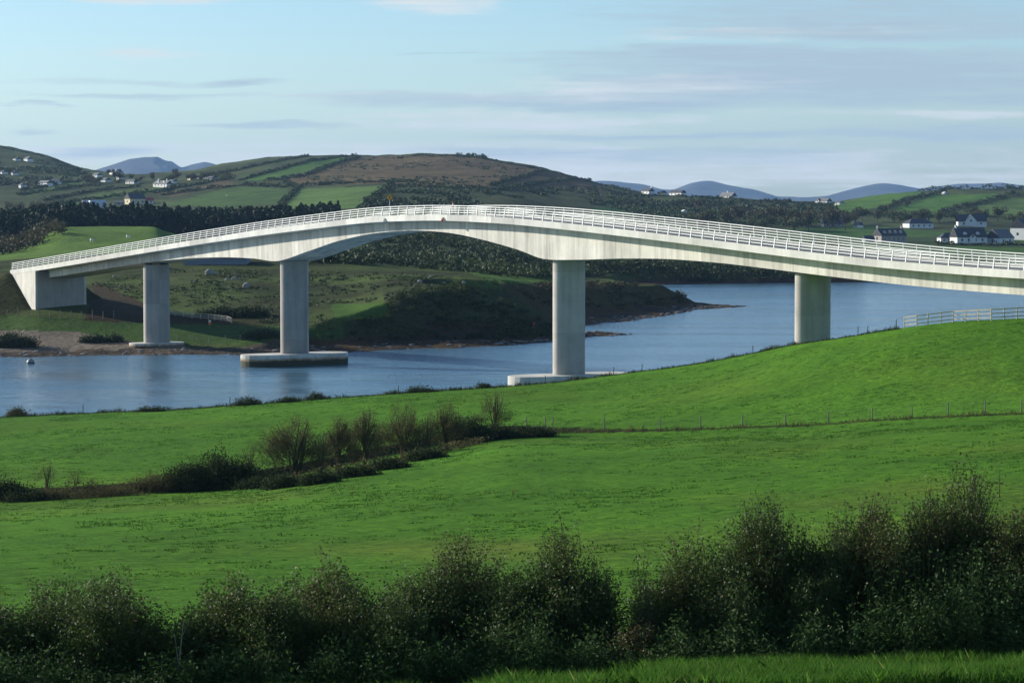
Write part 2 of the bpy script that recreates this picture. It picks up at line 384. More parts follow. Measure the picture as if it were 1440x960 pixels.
FAR = [
    ([(25, 273), (115, 255), (119, 262), (30, 278)], (0.095, 0.160, 0.035)),
    ([(75, 287), (140, 271), (240, 262), (236, 269), (150, 280), (65, 294)], (0.080, 0.135, 0.035)),
    ([(85, 287), (120, 283), (122, 290), (90, 294)], (0.075, 0.160, 0.032)),
    ([(-40, 272), (20, 268), (60, 284), (40, 296), (-40, 296)], (0.070, 0.088, 0.034)),
    ([(218, 273), (300, 258), (303, 253), (328, 254), (326, 263), (290, 267), (240, 277)], (0.105, 0.085, 0.045)),
    ([(230, 289), (300, 269), (340, 262), (402, 266), (408, 275), (395, 285), (330, 292)], (0.070, 0.125, 0.035)),
    ([(337, 253), (433, 228), (480, 218), (502, 221), (480, 228), (375, 254)], (0.075, 0.155, 0.032)),
    ([(300, 247), (393, 227), (433, 220), (470, 218), (433, 226), (335, 251)], (0.060, 0.100, 0.032)),
    ([(400, 253), (480, 230), (510, 221), (590, 217), (650, 218), (700, 226), (765, 238), (740, 252), (690, 263), (640, 262), (560, 258), (480, 260), (430, 260)], (0.135, 0.104, 0.050)),
    ([(700, 252), (765, 238), (800, 247), (850, 262), (870, 268), (800, 270)], (0.105, 0.085, 0.040)),
    ([(418, 266), (548, 261), (522, 280), (500, 293), (400, 293)], (0.110, 0.185, 0.048)),
    ([(560, 265), (640, 260), (690, 269), (665, 292), (530, 295)], (0.065, 0.085, 0.035)),
    ([(690, 276), (760, 270), (850, 272), (835, 293), (690, 293)], (0.075, 0.085, 0.033)),
    ([(830, 293), (900, 289), (965, 298), (940, 307), (830, 300)], (0.050, 0.120, 0.028)),
    ([(960, 282), (1010, 283), (1015, 291), (965, 292)], (0.090, 0.060, 0.035)),
    ([(1155, 300), (1170, 287), (1235, 273), (1290, 267), (1300, 272), (1240, 289), (1205, 300)], (0.085, 0.170, 0.035)),
    ([(1230, 304), (1245, 297), (1295, 281), (1312, 274), (1400, 272), (1410, 277), (1352, 286), (1310, 304)], (0.085, 0.175, 0.035)),
    ([(1318, 306), (1345, 298), (1380, 288), (1420, 279), (1545, 274), (1545, 306)], (0.105, 0.170, 0.045)),
    ([(1100, 322), (1200, 316), (1300, 324), (1550, 330), (1550, 372), (1200, 350), (1100, 336)], (0.065, 0.130, 0.030)),
    ([(1240, 333), (1320, 333), (1550, 345), (1550, 352), (1280, 345)], (0.050, 0.080, 0.028)),
]
C = np.where(((YG > 1000)[..., None]), np.array((0.066, 0.086, 0.034))*(0.8+0.9*np.clip(fbm(XG/60, YG/110, 61, 5)+.3, 0, 1)[..., None]), C)
for poly, a, b, c in COVER:
    m = inpoly(PX+fbm(XG/9, YG/12, 71)*8, PY+fbm(XG/9, YG/12, 72)*3, poly) & (YG > a) & (YG < b)
    C[m] = c
FIELDS = []
for poly, c in FAR:
    m = inpoly(PX, PY, poly) & (YG > 1050) & (YG < 3200)
    C[m] = c
    FIELDS.append(m)
heath = FIELDS[7]
hn = np.clip(0.5+2.0*fbm(XG/38, YG/75, 91, 6), 0, 1)[..., None]
C = np.where(heath[..., None], C*(1-0.7*hn)+np.array((0.075, 0.078, 0.036))*0.7*hn, C)
mudm = (DG < 12) & (DG > -30) & (YG > 440)
seaw = np.clip(0.5+1.6*fbm(XG/7, YG/7, 81, 4), 0, 1)[..., None]
mudc = np.array((0.045, 0.038, 0.030))*(1-seaw)+np.array((0.085, 0.056, 0.026))*seaw
left = (XG/YG < -0.075)
C = np.where((mudm & ~left)[..., None], mudc, C)
C = np.where((mudm & left & (DG < 9))[..., None], np.array((0.085, 0.065, 0.045))*(0.7+0.6*seaw), C)
C = np.where(EMB[..., None], np.array((0.058, 0.062, 0.024))*(0.6+0.8*rough1), C)
# dark earth plus painted step shadow on the middle bank's steep side
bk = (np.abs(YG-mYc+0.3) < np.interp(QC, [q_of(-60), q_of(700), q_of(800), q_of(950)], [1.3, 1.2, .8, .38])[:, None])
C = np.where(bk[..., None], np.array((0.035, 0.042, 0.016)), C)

idx = np.arange(NQ*NY).reshape(NQ, NY)
quads = np.stack([idx[:-1, :-1], idx[1:, :-1], idx[1:, 1:], idx[:-1, 1:]], -1).reshape(-1, 4)
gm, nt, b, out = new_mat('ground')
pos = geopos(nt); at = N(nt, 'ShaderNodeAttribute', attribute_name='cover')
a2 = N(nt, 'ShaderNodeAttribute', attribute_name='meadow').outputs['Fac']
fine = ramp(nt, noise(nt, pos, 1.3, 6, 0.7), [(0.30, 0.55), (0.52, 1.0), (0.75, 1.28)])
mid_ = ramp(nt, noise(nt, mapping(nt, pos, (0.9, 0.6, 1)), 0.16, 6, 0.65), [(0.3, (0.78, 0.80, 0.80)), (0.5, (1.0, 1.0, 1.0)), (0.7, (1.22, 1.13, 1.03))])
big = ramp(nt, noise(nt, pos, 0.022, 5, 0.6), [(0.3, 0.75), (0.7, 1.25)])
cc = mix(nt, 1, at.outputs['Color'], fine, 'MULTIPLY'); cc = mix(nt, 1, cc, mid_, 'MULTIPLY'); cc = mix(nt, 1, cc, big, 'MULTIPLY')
tuft_shade = ramp(nt, noise(nt, pos, 0.75, 4, 0.6), [(0.60, 0.0), (0.69, 1.0)])  # dark green blotches painted as the shadowed sides of grass tufts
cc2 = mix(nt, math_n(nt, 'MULTIPLY', math_n(nt, 'MULTIPLY', tuft_shade, 0.55), a2), cc, (0.030, 0.105, 0.010))
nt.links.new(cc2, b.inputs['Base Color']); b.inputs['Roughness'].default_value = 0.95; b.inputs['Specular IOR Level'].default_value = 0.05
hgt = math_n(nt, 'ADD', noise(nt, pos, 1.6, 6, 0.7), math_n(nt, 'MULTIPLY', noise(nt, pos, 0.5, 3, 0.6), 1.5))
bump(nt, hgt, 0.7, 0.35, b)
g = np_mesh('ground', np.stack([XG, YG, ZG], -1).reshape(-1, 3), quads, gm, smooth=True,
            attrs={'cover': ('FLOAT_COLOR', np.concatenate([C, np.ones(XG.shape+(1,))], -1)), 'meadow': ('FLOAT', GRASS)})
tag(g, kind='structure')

# water
wm, nt, b, out = new_mat('water')
pos = geopos(nt)
b.inputs['Base Color'].default_value = (0.092, 0.20, 0.29, 1); b.inputs['IOR'].default_value = 1.33
patch = noise(nt, mapping(nt, pos, (0.010, 0.045, 1)), 1.0, 7, 0.66, 0.8)
rr = ramp(nt, patch, [(0.40, 0.06), (0.55, 0.13)]); nt.links.new(rr, b.inputs['Roughness'])
w1 = noise(nt, mapping(nt, pos, (1.1, 0.8, 1)), 1.0, 5, 0.65, 0.3); w2 = noise(nt, mapping(nt, pos, (0.42, 0.30, 1)), 1.0, 3, 0.55, 0.5)
amp = ramp(nt, patch, [(0.40, 0.55), (0.50, 0.85), (0.62, 1.4)])
hh = math_n(nt, 'MULTIPLY', math_n(nt, 'ADD', w1, math_n(nt, 'MULTIPLY', w2, 1.6)), amp)
bump(nt, hh, 0.44, 0.34, b)
xs = np.linspace(-1500, 1500, 40); ys = np.linspace(330, 1400, 30)
XX, YY = np.meshgrid(xs, ys, indexing='ij'); ii = np.arange(XX.size).reshape(XX.shape)
w = np_mesh('water', np.stack([XX, YY, XX*0], -1).reshape(-1, 3), np.stack([ii[:-1, :-1], ii[1:, :-1], ii[1:, 1:], ii[:-1, 1:]], -1).reshape(-1, 4), wm)
tag(w, kind='structure')

# far mountains
mm = plain('mountain_heather', (0.050, 0.055, 0.060), 0.95, 0.35, 0.004, spec=0.1)
def mountain(name, sky, Y0, dep):
    q = np.linspace(q_of(sky[0][0]), q_of(sky[-1][0]), 260); t = np.linspace(-1, 1, 60)
    prof = np.interp(q, [q_of(p) for p, _ in sky], [H+ray(p, y)[1]*Y0 for p, y in sky])
    k = np.exp(-np.linspace(-1.5, 1.5, 7)**2); k /= k.sum(); prof = np.convolve(np.pad(prof, 3, 'edge'), k, 'valid')
    Y = Y0+t*dep; Q, T = np.meshgrid(q, t, indexing='ij'); X = Q*Y0*(1+T*dep/Y0*0.9); YY = np.broadcast_to(Y, Q.shape)
    shp = (1-np.abs(T)**1.5)
    prof2 = np.interp(Q+fbm(Q*60, T*2.5+7, 25, 3)*.012*np.clip(np.abs(T)*2, 0, 1), q, prof)
    Z = prof2*shp+fbm(X/420, YY/420, 5, 5)*60*shp*(1-shp)*2+fbm(X/300, YY/300, 15, 4)*12*shp-4
    ii = np.arange(Q.size).reshape(Q.shape)
    o = np_mesh(name, np.stack([X, YY, Z], -1).reshape(-1, 3), np.stack([ii[:-1, :-1], ii[1:, :-1], ii[1:, 1:], ii[:-1, 1:]], -1).reshape(-1, 4), mm, smooth=True)
    return tag(o, kind='structure')
mountain('mountain_range', [(40, 275), (130, 240), (165, 229), (185, 222), (205, 219.5), (222, 219), (230, 224), (236, 226), (241, 225.5), (248, 231), (256, 236), (270, 232), (288, 228), (300, 230), (330, 238), (380, 262), (420, 275)], 13500, 1800)
mountain('mountain_range', [(760, 275), (835, 254), (860, 253), (880, 256), (905, 258), (930, 266), (948, 267), (965, 259), (985, 254), (1000, 253), (1020, 259), (1045, 263), (1070, 270), (1095, 276), (1130, 277),
                            (1165, 275), (1185, 268), (1210, 262), (1240, 257), (1265, 259), (1290, 265), (1320, 262), (1350, 258), (1390, 257), (1410, 255), (1440, 260), (1500, 268), (1600, 262), (1700, 275)], 15500, 1500)

# ------------------------------------------------------------------ bridge
m_con = concrete('deck_concrete', (0.61, 0.59, 0.515), 4.4, 1.0)
m_edge = concrete('edge_concrete', (0.62, 0.62, 0.565), 6.0, 0.35)
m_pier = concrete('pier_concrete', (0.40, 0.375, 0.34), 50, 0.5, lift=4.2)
m_cap = concrete('cap_concrete', (0.62, 0.60, 0.53), 1.8, 0.4, weed=True)
m_road = plain('asphalt', (0.14, 0.14, 0.135), 0.8, 0.2, 1.0)
m_foot = plain('footway_concrete', (0.40, 0.40, 0.37), 0.85, 0.15, 0.6)
m_rail = plain('painted_steel', (0.52, 0.55, 0.53), 0.4, 0.08, 0.4, spec=0.5)
m_paint = plain('road_paint', (0.75, 0.75, 0.72), 0.7, 0.15, 2)
m_dark = plain('dark_metal', (0.03, 0.03, 0.03), 0.5, 0.1, 2)
bridge = tag(empty('bridge', bxyz(92, 0, 0)), 'long pale concrete road bridge arching across the blue inlet on five tall piers', 'bridge')
BO = np.array(bridge.location)
def sweep(name, ss, secs, mat, parent, caps=True, smooth=False):
    """secs(s) -> list of (off, z); swept along the bridge axis"""
    V = []; SV = []
    for s in ss:
        for off, z in secs(s):
            x, y = bxy(s, off); V.append((x, y, z)); SV.append((s, off, z))
    k = len(secs(ss[0])); n = len(ss); V = np.array(V)-np.array(parent_origin(parent)); Fq = []
    for i in range(n-1):
        for j in range(k):
            a = i*k+j; b = i*k+(j+1) % k; Fq.append((a, b, b+k, a+k))
    me = bpy.data.meshes.new(name)
    fs = [tuple(f) for f in Fq]
    if caps: fs += [tuple(range(k)), tuple(range((n-1)*k+k-1, (n-1)*k-1, -1))]
    me.from_pydata([tuple(v) for v in V], [], fs); me.update()
    a = me.attributes.new('sv', 'FLOAT_VECTOR', 'POINT'); a.data.foreach_set('vector', np.array(SV, np.float32).ravel())
    me.materials.append(mat); o = bpy.data.objects.new(name, me); COL.objects.link(o); o.parent = parent
    return o
def parent_origin(p):
    o = np.zeros(3)
    while p is not None: o += np.array(p.location); p = p.parent
    return o
SS = np.arange(-39.8, 276, 1.0)
def gsec(s):
    f = deck_z(s); d = depth(s)
    return [(4.93, f-.25), (4.93, f-.74), (3.35, f-1.08), (3.3, f-d), (-3.3, f-d), (-3.35, f-1.08), (-4.93, f-.74), (-4.93, f-.25)]
sweep('girder', SS, gsec, m_con, bridge)
sweep('deck_slab', np.arange(-54.0, -39.5, 0.5), lambda s: [(4.93, deck_z(s)-.254), (4.93, deck_z(s)-.7), (-4.93, deck_z(s)-.7), (-4.93, deck_z(s)-.254)], m_con, bridge)
SA = np.arange(-54.2, 276.5, 1.0)
for sg in (1, -1):
    sweep('edge_beam', SA, lambda s: [(sg*5.2, deck_z(s)), (sg*5.22, deck_z(s)-.9), (sg*4.932, deck_z(s)-.92), (sg*4.932, deck_z(s)-.02)], m_edge, bridge)
    sweep('footway', SA, lambda s: [(sg*4.93, deck_z(s)-.10), (sg*3.6, deck_z(s)-.12), (sg*3.6, deck_z(s)-.249), (sg*4.93, deck_z(s)-.249)], m_foot, bridge)
ro = sweep('road_surface', SA, lambda s: [(3.59, deck_z(s)-.235), (-3.59, deck_z(s)-.235), (-3.59, deck_z(s)-.248), (3.59, deck_z(s)-.248)], m_road, bridge)
sweep('centre_line', SA, lambda s: [(.07, deck_z(s)-.229), (-.07, deck_z(s)-.229), (-.07, deck_z(s)-.233), (.07, deck_z(s)-.233)], m_paint, bridge)
for o_ in (3.35, -3.35):
    sweep('edge_line', SA, lambda s: [(o_+.06, deck_z(s)-.229), (o_-.06, deck_z(s)-.229), (o_-.06, deck_z(s)-.233), (o_+.06, deck_z(s)-.233)], m_paint, bridge)
# parapets: four rails each, posts as sub-parts
def post_mesh(sg):
    mb = MB()
    mb.add([(-.07, sg*.02, 0), (.07, sg*.02, 0), (.07, sg*.18, 0), (-.07, sg*.18, 0), (-.05, sg*-.10, 1.30), (.05, sg*-.10, 1.30), (.05, sg*-.02, 1.30), (-.05, sg*-.02, 1.30)],
           [(3, 2, 1, 0), (4, 5, 6, 7), (0, 1, 5, 4), (1, 2, 6, 5), (2, 3, 7, 6), (3, 0, 4, 7)])
    mb.box(-.14, .14, sg*.02-.1 if sg > 0 else -.20, .20 if sg > 0 else .08, 0, .03)
    return mb
ALLP = np.arange(-53.2, 274, 2.45)
SR = np.arange(-54.0, 275.5, 1.225)
for sg in (1, -1):
    V = []; Fa = []; SVv = []
    for (h, r, rh) in ((1.29, .07, .06), (.97, .045, .055), (.64, .045, .055), (.31, .045, .055)):
        lean = sg*(4.98-0.10+(1.3-h)*.10)
        base = len(V)
        for s in SR:
            f = deck_z(s)+h
            for du, dz in ((-r, -rh), (r, -rh), (r, rh), (-r, rh)):
                V.append(bxyz(s, lean+du, f+dz))
        for i in range(len(SR)-1):
            for j in range(4):
                a = base+i*4+j; b_ = base+i*4+(j+1) % 4; Fa.append((a, b_, b_+4, a+4))
    rails = np_mesh('parapet_rails', np.array(V)-BO, np.array(Fa), m_rail, bridge)
    pm = post_mesh(sg).build('post', m_rail, rails)
    first = True
    vis = [s for s in ALLP if s < 232]
    keep = vis[-100:] if len(vis) > 100 else vis
    rest = [s for s in ALLP if s not in keep]
    ang = math.atan2(BU[1], BU[0])
    for s in keep:
        o = pm if first else pm.copy()
        if not first: COL.objects.link(o); o.parent = rails
        first = False
        x, y = bxy(s, sg*4.95)
        o.location = (x-BO[0], y-BO[1], deck_z(s)-.003); o.rotation_euler = (0, 0, ang+math.pi)
    mbr = MB()
    for s in rest:
        x, y = bxy(s, sg*4.95); z = deck_z(s)
        ca, sa = math.cos(ang+math.pi), math.sin(ang+math.pi)
        mb0 = post_mesh(sg)
        mbr.add([(x-BO[0]+v[0]*ca-v[1]*sa, y-BO[1]+v[0]*sa+v[1]*ca, z+v[2]) for v in mb0.V], mb0.F)
    tag(mbr.build('post', m_rail, rails), kind='stuff')
# piers
def stadium(L, t, n=10):
    r = t/2; h = (L-t)/2; pts = []
    for i in range(n+1): a = -math.pi/2+math.pi*i/n; pts.append((h+r*math.cos(a), r*math.sin(a)))
    for i in range(n+1): a = math.pi/2+math.pi*i/n; pts.append((-h+r*math.cos(a), r*math.sin(a)))
    return pts
angN = math.atan2(BN[1], BN[0])
for s, z0, cap_, mono in ((0.0, 1.0, (10.3, 5.0, -.2, 1.5, .25), False), (51.7, 1.6, (18.9, 6.2, -2.5, 1.9, 0), True), (131.9, 2.2, (18.9, 6.2, -2.5, 2.62, 0), True),
                          (185.65, -3, (12, 6, -3, -.5, 0), False), (238.0, -1, (10, 5, -3, 6, 0), False)):
    x, y = bxy(s, 0); top = deck_z(s)-depth(s)
    pt = MB(); tt = top+.05 if mono else top-.28
    pt.prism(stadium(4.9, 2.4), z0, tt-z0+z0)
    sv = lambda v: (v[0]+s, v[1], v[2])
    p = pt.build('pier', m_pier, bridge, sv=sv, loc=(x-BO[0], y-BO[1], 0)); p.rotation_euler = (0, 0, angN)
    for poly in p.data.polygons:
        if len(poly.vertices) == 4: poly.use_smooth = True
    p.data.set_sharp_from_angle(angle=R(40))
    if not mono:
        for ox in (-1.5, 1.5):
            bb = MB(); bb.box(ox-.5, ox+.5, -.5, .5, tt-.01, top+.02); bb.build('bearing', m_dark, p)
    L, t, zb, zt, sh = cap_
    cm = MB(); cm.prism(stadium(L, t, 12), zb, zt)
    c = cm.build('pile_cap', m_cap, p, sv=lambda v: (v[0]*1.0+100, v[1], v[2]), bevel=.08)
# abutment with wing walls
ab = MB(); zb = 3.5
za = deck_z(-42)-.93
def bl(s, off, z): return np.array(bxyz(s, off, z))-BO
ab.add([bl(-42, 5.19, zb), bl(-42, -5.19, zb), bl(-42, -5.19, za), bl(-42, 5.19, za), bl(-43.5, 5.19, zb), bl(-43.5, -5.19, zb), bl(-43.5, -5.19, za-.12), bl(-43.5, 5.19, za-.12)],
       [(0, 1, 2, 3), (7, 6, 5, 4), (0, 3, 7, 4), (1, 5, 6, 2), (3, 2, 6, 7), (0, 4, 5, 1)])
abut = ab.build('abutment', m_pier, bridge, sv=lambda v: (v[0]+500, v[1], v[2]))
for sg in (1, -1):
    wv = MB()
    a_, b_ = (5.192, 4.80) if sg > 0 else (-4.80, -5.192)
    pl = [(-41.995, zb), (-41.995, deck_z(-42)-.925), (-54.4, deck_z(-54.4)-.925), (-54.4, deck_z(-54.4)-1.3), (-43.6, 6.0), (-43.6, zb)]
    n = len(pl)
    wv.add([bl(s, a_, z) for s, z in pl]+[bl(s, b_, z) for s, z in pl], [tuple(range(n)), tuple(range(2*n-1, n-1, -1))]+[(i, n+i, n+(i+1) % n, (i+1) % n) for i in range(n)])
    wv.build('wing_wall', m_con, abut, sv=lambda v: (500+v[0]*.0, v[1], v[2]))
nb = MB(); nb.add([bl(-42, 2.6, deck_z(-42)-depth(-40)), bl(-39.7, 2.6, deck_z(-40)-depth(-40)), bl(-39.7, -2.6, deck_z(-40)-depth(-40)), bl(-42, -2.6, deck_z(-42)-depth(-40)),
                   bl(-42, 2.6, za+.0), bl(-39.7, 2.6, za+.1), bl(-39.7, -2.6, za+.1), bl(-42, -2.6, za)], [(3, 2, 1, 0), (4, 5, 6, 7), (0, 1, 5, 4), (1, 2, 6, 5), (2, 3, 7, 6), (3, 0, 4, 7)])
nb.build('bearing_shelf', m_pier, abut, sv=lambda v: (v[0]+500, v[1], v[2]))
# approach road on the embankment
def road_strip(name, s0, s1, mat, off, dz):
    ss = np.arange(s0, s1+.1, 2.0); V = []; Fq = []
    for s in ss:
        for o_ in (off, -off): V.append(bxyz(s, o_, deck_z(s)+dz))
    for i in range(len(ss)-1): Fq.append((2*i, 2*i+1, 2*i+3, 2*i+2))
    return tag(np_mesh(name, np.array(V), np.array(Fq), mat), kind='structure')
road_strip('road', -150, -54.3, m_road, 3.6, -.24)
road_strip('road', 276.3, 400, m_road, 3.6, -.24)

#<<OBJ
# ------------------------------------------------------------------ foliage helpers
def unit(v): return v/np.maximum(np.linalg.norm(v, axis=-1, keepdims=True), 1e-9)
def quads_at(P, size, r, flat=0.0, asp=0.6):
    """one four-cornered leaf per point"""
    n = len(P); a = unit(r.normal(size=(n, 3))*np.array([1, 1, 1-flat])); b = unit(np.cross(a, r.normal(size=(n, 3))))
    s = (size*(0.6+0.8*r.random((n, 1))))/2
    V = np.stack([P-a*s, P-b*s*asp, P+a*s, P+b*s*asp], 1).reshape(-1, 3)
    return V, np.arange(4*n).reshape(n, 4)
def sticks(A, B, ra, rb):
    """three-sided tapered twigs"""
    n = len(A); d = unit(B-A); t = np.where(np.abs(d[:, 2:3]) < 0.9, np.array([[0, 0, 1.0]]), np.array([[1.0, 0, 0]]))
    x = unit(np.cross(d, t)); y = np.cross(d, x); V = []
    for P, r in ((A, ra), (B, rb)):
        for k in range(3): V.append(P+(x*math.cos(k*2.094)+y*math.sin(k*2.094))*np.reshape(r, (-1, 1)))
    V = np.stack(V, 1).reshape(-1, 3); o = (np.arange(n)*6)[:, None]
    Fq = np.concatenate([o+np.array([[0, 1, 4, 3]]), o+np.array([[1, 2, 5, 4]]), o+np.array([[2, 0, 3, 5]])])
    return V, Fq
m_bark = plain('bark', (0.075, 0.058, 0.042), 0.9, 0.35, 4.0, spec=0.2)
m_twig = plain('brown_twigs', (0.080, 0.062, 0.034), 0.9, 0.3, 3.0, spec=0.2)
m_pale = plain('pale_dead_wood', (0.28, 0.24, 0.18), 0.85, 0.3, 3.0, spec=0.2)
m_haw = leafy('hawthorn_leaves', [(0, (0.030, 0.060, 0.014)), (0.35, (0.056, 0.100, 0.022)), (0.6, (0.088, 0.118, 0.030)), (0.74, (0.092, 0.078, 0.030)), (0.9, (0.125, 0.080, 0.034)), (1.0, (0.17, 0.21, 0.11))], 0.6, 0.36, 0.3)
m_dark_leaf = leafy('dark_scrub_leaves', [(0, (0.022, 0.036, 0.013)), (0.5, (0.046, 0.066, 0.022)), (0.85, (0.074, 0.082, 0.032)), (1, (0.095, 0.074, 0.036))], 0.85, 0.25, 0.1)
m_brown_leaf = leafy('autumn_leaves', [(0, (0.060, 0.066, 0.024)), (0.5, (0.105, 0.100, 0.042)), (0.8, (0.135, 0.105, 0.048)), (1, (0.170, 0.150, 0.065))], 0.85, 0.4, 0.1)
m_gorse = leafy('gorse_leaves', [(0, (0.026, 0.042, 0.018)), (0.5, (0.048, 0.072, 0.026)), (0.85, (0.076, 0.098, 0.032)), (1, (0.105, 0.088, 0.040))], 0.7, 0.15, 0.2)
m_tree_leaf = leafy('broadleaf_foliage', [(0, (0.038, 0.058, 0.022)), (0.5, (0.066, 0.092, 0.032)), (0.8, (0.095, 0.096, 0.040)), (1, (0.120, 0.096, 0.046))], 0.7, 0.2, 0.2)
m_rust_leaf = leafy('turning_foliage', [(0, (0.036, 0.036, 0.017)), (0.5, (0.062, 0.058, 0.027)), (1, (0.088, 0.078, 0.036))], 0.7, 0.2, 0.2)
m_conifer = leafy('conifer_needles', [(0, (0.014, 0.030, 0.016)), (0.6, (0.028, 0.050, 0.024)), (1, (0.048, 0.072, 0.030))], 0.7, 0.1, 0.2)
m_blade = leafy('grass_blades', [(0, (0.035, 0.100, 0.012)), (0.5, (0.060, 0.165, 0.018)), (0.9, (0.095, 0.220, 0.026)), (1, (0.170, 0.210, 0.060))], 0.75, 0.4, 0.15)
m_tuft = leafy('tussock_blades', [(0, (0.040, 0.105, 0.012)), (0.6, (0.058, 0.150, 0.018)), (1, (0.085, 0.190, 0.024))], 0.8, 0.3, 0.1)
m_nettle = leafy('nettle_leaves', [(0, (0.028, 0.062, 0.016)), (0.5, (0.052, 0.105, 0.026)), (0.9, (0.085, 0.145, 0.040)), (1, (0.14, 0.17, 0.07))], 0.7, 0.35, 0.25)

def bush_shape(t, top):   # half-width against height fraction
    return np.interp(t, [0, .12, .35, .6, .8, .93, 1.0], [.80, .95, 1.0, .92, .74, .50, .25]) if top < 0.5 else np.interp(t, [0, .15, .4, .62, .8, .93, 1.0], [.22, .40, .90, 1.0, .85, .5, .2])
def gen_bush(seed, w, dp, h, ntips, lpt, leaf, stray=0.12, top=0.0, red=0.3, low=0.0, thin=1.0):
    r = np.random.default_rng(seed); n = ntips; L = 7 if top < .5 else 6
    cx = np.linspace(-.36, .36, L)+r.normal(size=L)*.05; cy = r.normal(size=L)*.16
    zl = (1-.38*np.abs(cx/.4)**1.6)*(.84+.16*r.random(L)); zl[np.argmax(zl)] = 1.0
    rx = .20+.09*r.random(L); k = r.integers(0, L, n); filler = r.random(n) < (.42 if top < .5 else .08)
    rad = r.random(n)**.42; ext = np.where(r.random(n) < stray, 1.0+.38*r.random(n), 1.0); dv = unit(r.normal(size=(n, 3)))
    czf, rzf = (.60, .40) if top < .5 else (.64, .38)
    P = np.stack([(cx[k]+dv[:, 0]*rad*ext*rx[k])*w, (cy[k]+dv[:, 1]*rad*ext*.30)*dp, h*zl[k]*(czf+dv[:, 2]*rad*rzf*np.where(dv[:, 2] > 0, ext**.7, 1.0))], 1)
    th0 = r.random(n)*2*math.pi; fr_ = r.random(n)**.5
    Fp = np.stack([fr_*np.cos(th0)*w*.50, fr_*np.sin(th0)*dp*.5, h*(low+.60*r.random(n)*(1-.35*np.abs(fr_*np.cos(th0))))], 1)
    P = np.where(filler[:, None], Fp, P); P[:, 2] = np.maximum(P[:, 2], max(low, .02)*h); t = np.clip(P[:, 2]/h, 0, 1); th = np.arctan2(P[:, 1], P[:, 0])
    q_ = r.integers(0, n, max(5, n//60)); P[q_, 2] = np.minimum(P[q_, 2]*1.08+.03*h, 1.03*h)
    ln = (0.10+0.16*r.random(n))*h
    if top < .5:
        st = P*np.array([.62, .62, 1]); st[:, 2] = np.maximum(P[:, 2]-ln*(0.8+0.9*r.random(n)), 0.02*h); st[:, :2] += r.normal(size=(n, 2))*0.05*w
    else:
        st = P*np.array([.74, .74, .80]); st += r.normal(size=(n, 3))*np.array([.05*w, .05*w, .03*h])
    V1, F1 = sticks(st, P, np.full(n, 0.0024*h*thin), np.full(n, 0.0009*h*thin))
    m = 9; bx = r.normal(size=(m, 2))*0.09*w; ex = np.clip(r.normal(size=(m, 3)), -1.3, 1.3)*np.array([w*.20, dp*.18, h*.08])+np.array([0, 0, h*.50])
    md = np.stack([bx[:, 0]*1.6+r.normal(size=m)*.05*w, bx[:, 1]*1.6, h*(.25+.1*r.random(m))], 1)
    if top >= .5:
        bx *= .35; an_ = r.random(m)*6.283; sp = .10+.24*r.random(m); ex = np.stack([np.cos(an_)*sp*w, np.sin(an_)*sp*dp, h*(.55+.33*r.random(m))], 1); md = np.stack([bx[:, 0]+.3*ex[:, 0], bx[:, 1]+.3*ex[:, 1], h*(.22+.12*r.random(m))], 1)
    V2, F2 = sticks(np.stack([bx[:, 0], bx[:, 1], np.full(m, -0.15)], 1), md, np.full(m, .017*h*thin), np.full(m, .011*h*thin))
    V3, F3 = sticks(md, ex, np.full(m, .011*h*thin), np.full(m, .004*h*thin))
    wv = np.concatenate([V1, V2, V3]); wf = np.concatenate([F1, F2+len(V1), F3+len(V1)+len(V2)])
    # leaves along each twig
    rep = np.repeat(np.arange(n), lpt); f = (0.15 if top < .5 else .5)+(0.9 if top < .5 else .55)*r.random(len(rep))
    LP = st[rep]+(P[rep]-st[rep])*f[:, None]+r.normal(size=(len(rep), 3))*leaf*1.5
    LP[:, 2] = np.abs(LP[:, 2])
    lv, lf = quads_at(LP, leaf, r)
    redness = np.clip(red*(t**1.5)*1.3+red*0.5*np.sin(th+seed), 0, 1)
    tt = np.clip(0.26+0.48*redness[rep]+0.15*r.normal(size=len(rep)), 0, 0.93)
    tt = np.where(r.random(len(rep)) < 0.004, 1.0, tt)
    return wv, wf, lv, lf, np.repeat(tt, 4)
def bush(name, label, cat, loc, seed, w, dp, h, ntips, lpt, leaf, mat, wood=m_twig, group=None, **kw):
    wv, wf, lv, lf, tt = gen_bush(seed, w, dp, h, ntips, lpt, leaf, **kw)
    e = tag(empty(name, loc), label, cat, group)
    np_mesh('branches', wv, wf, wood, e)
    np_mesh('foliage', lv, lf, mat, e, attrs={'tint': ('FLOAT', tt)})
    return e

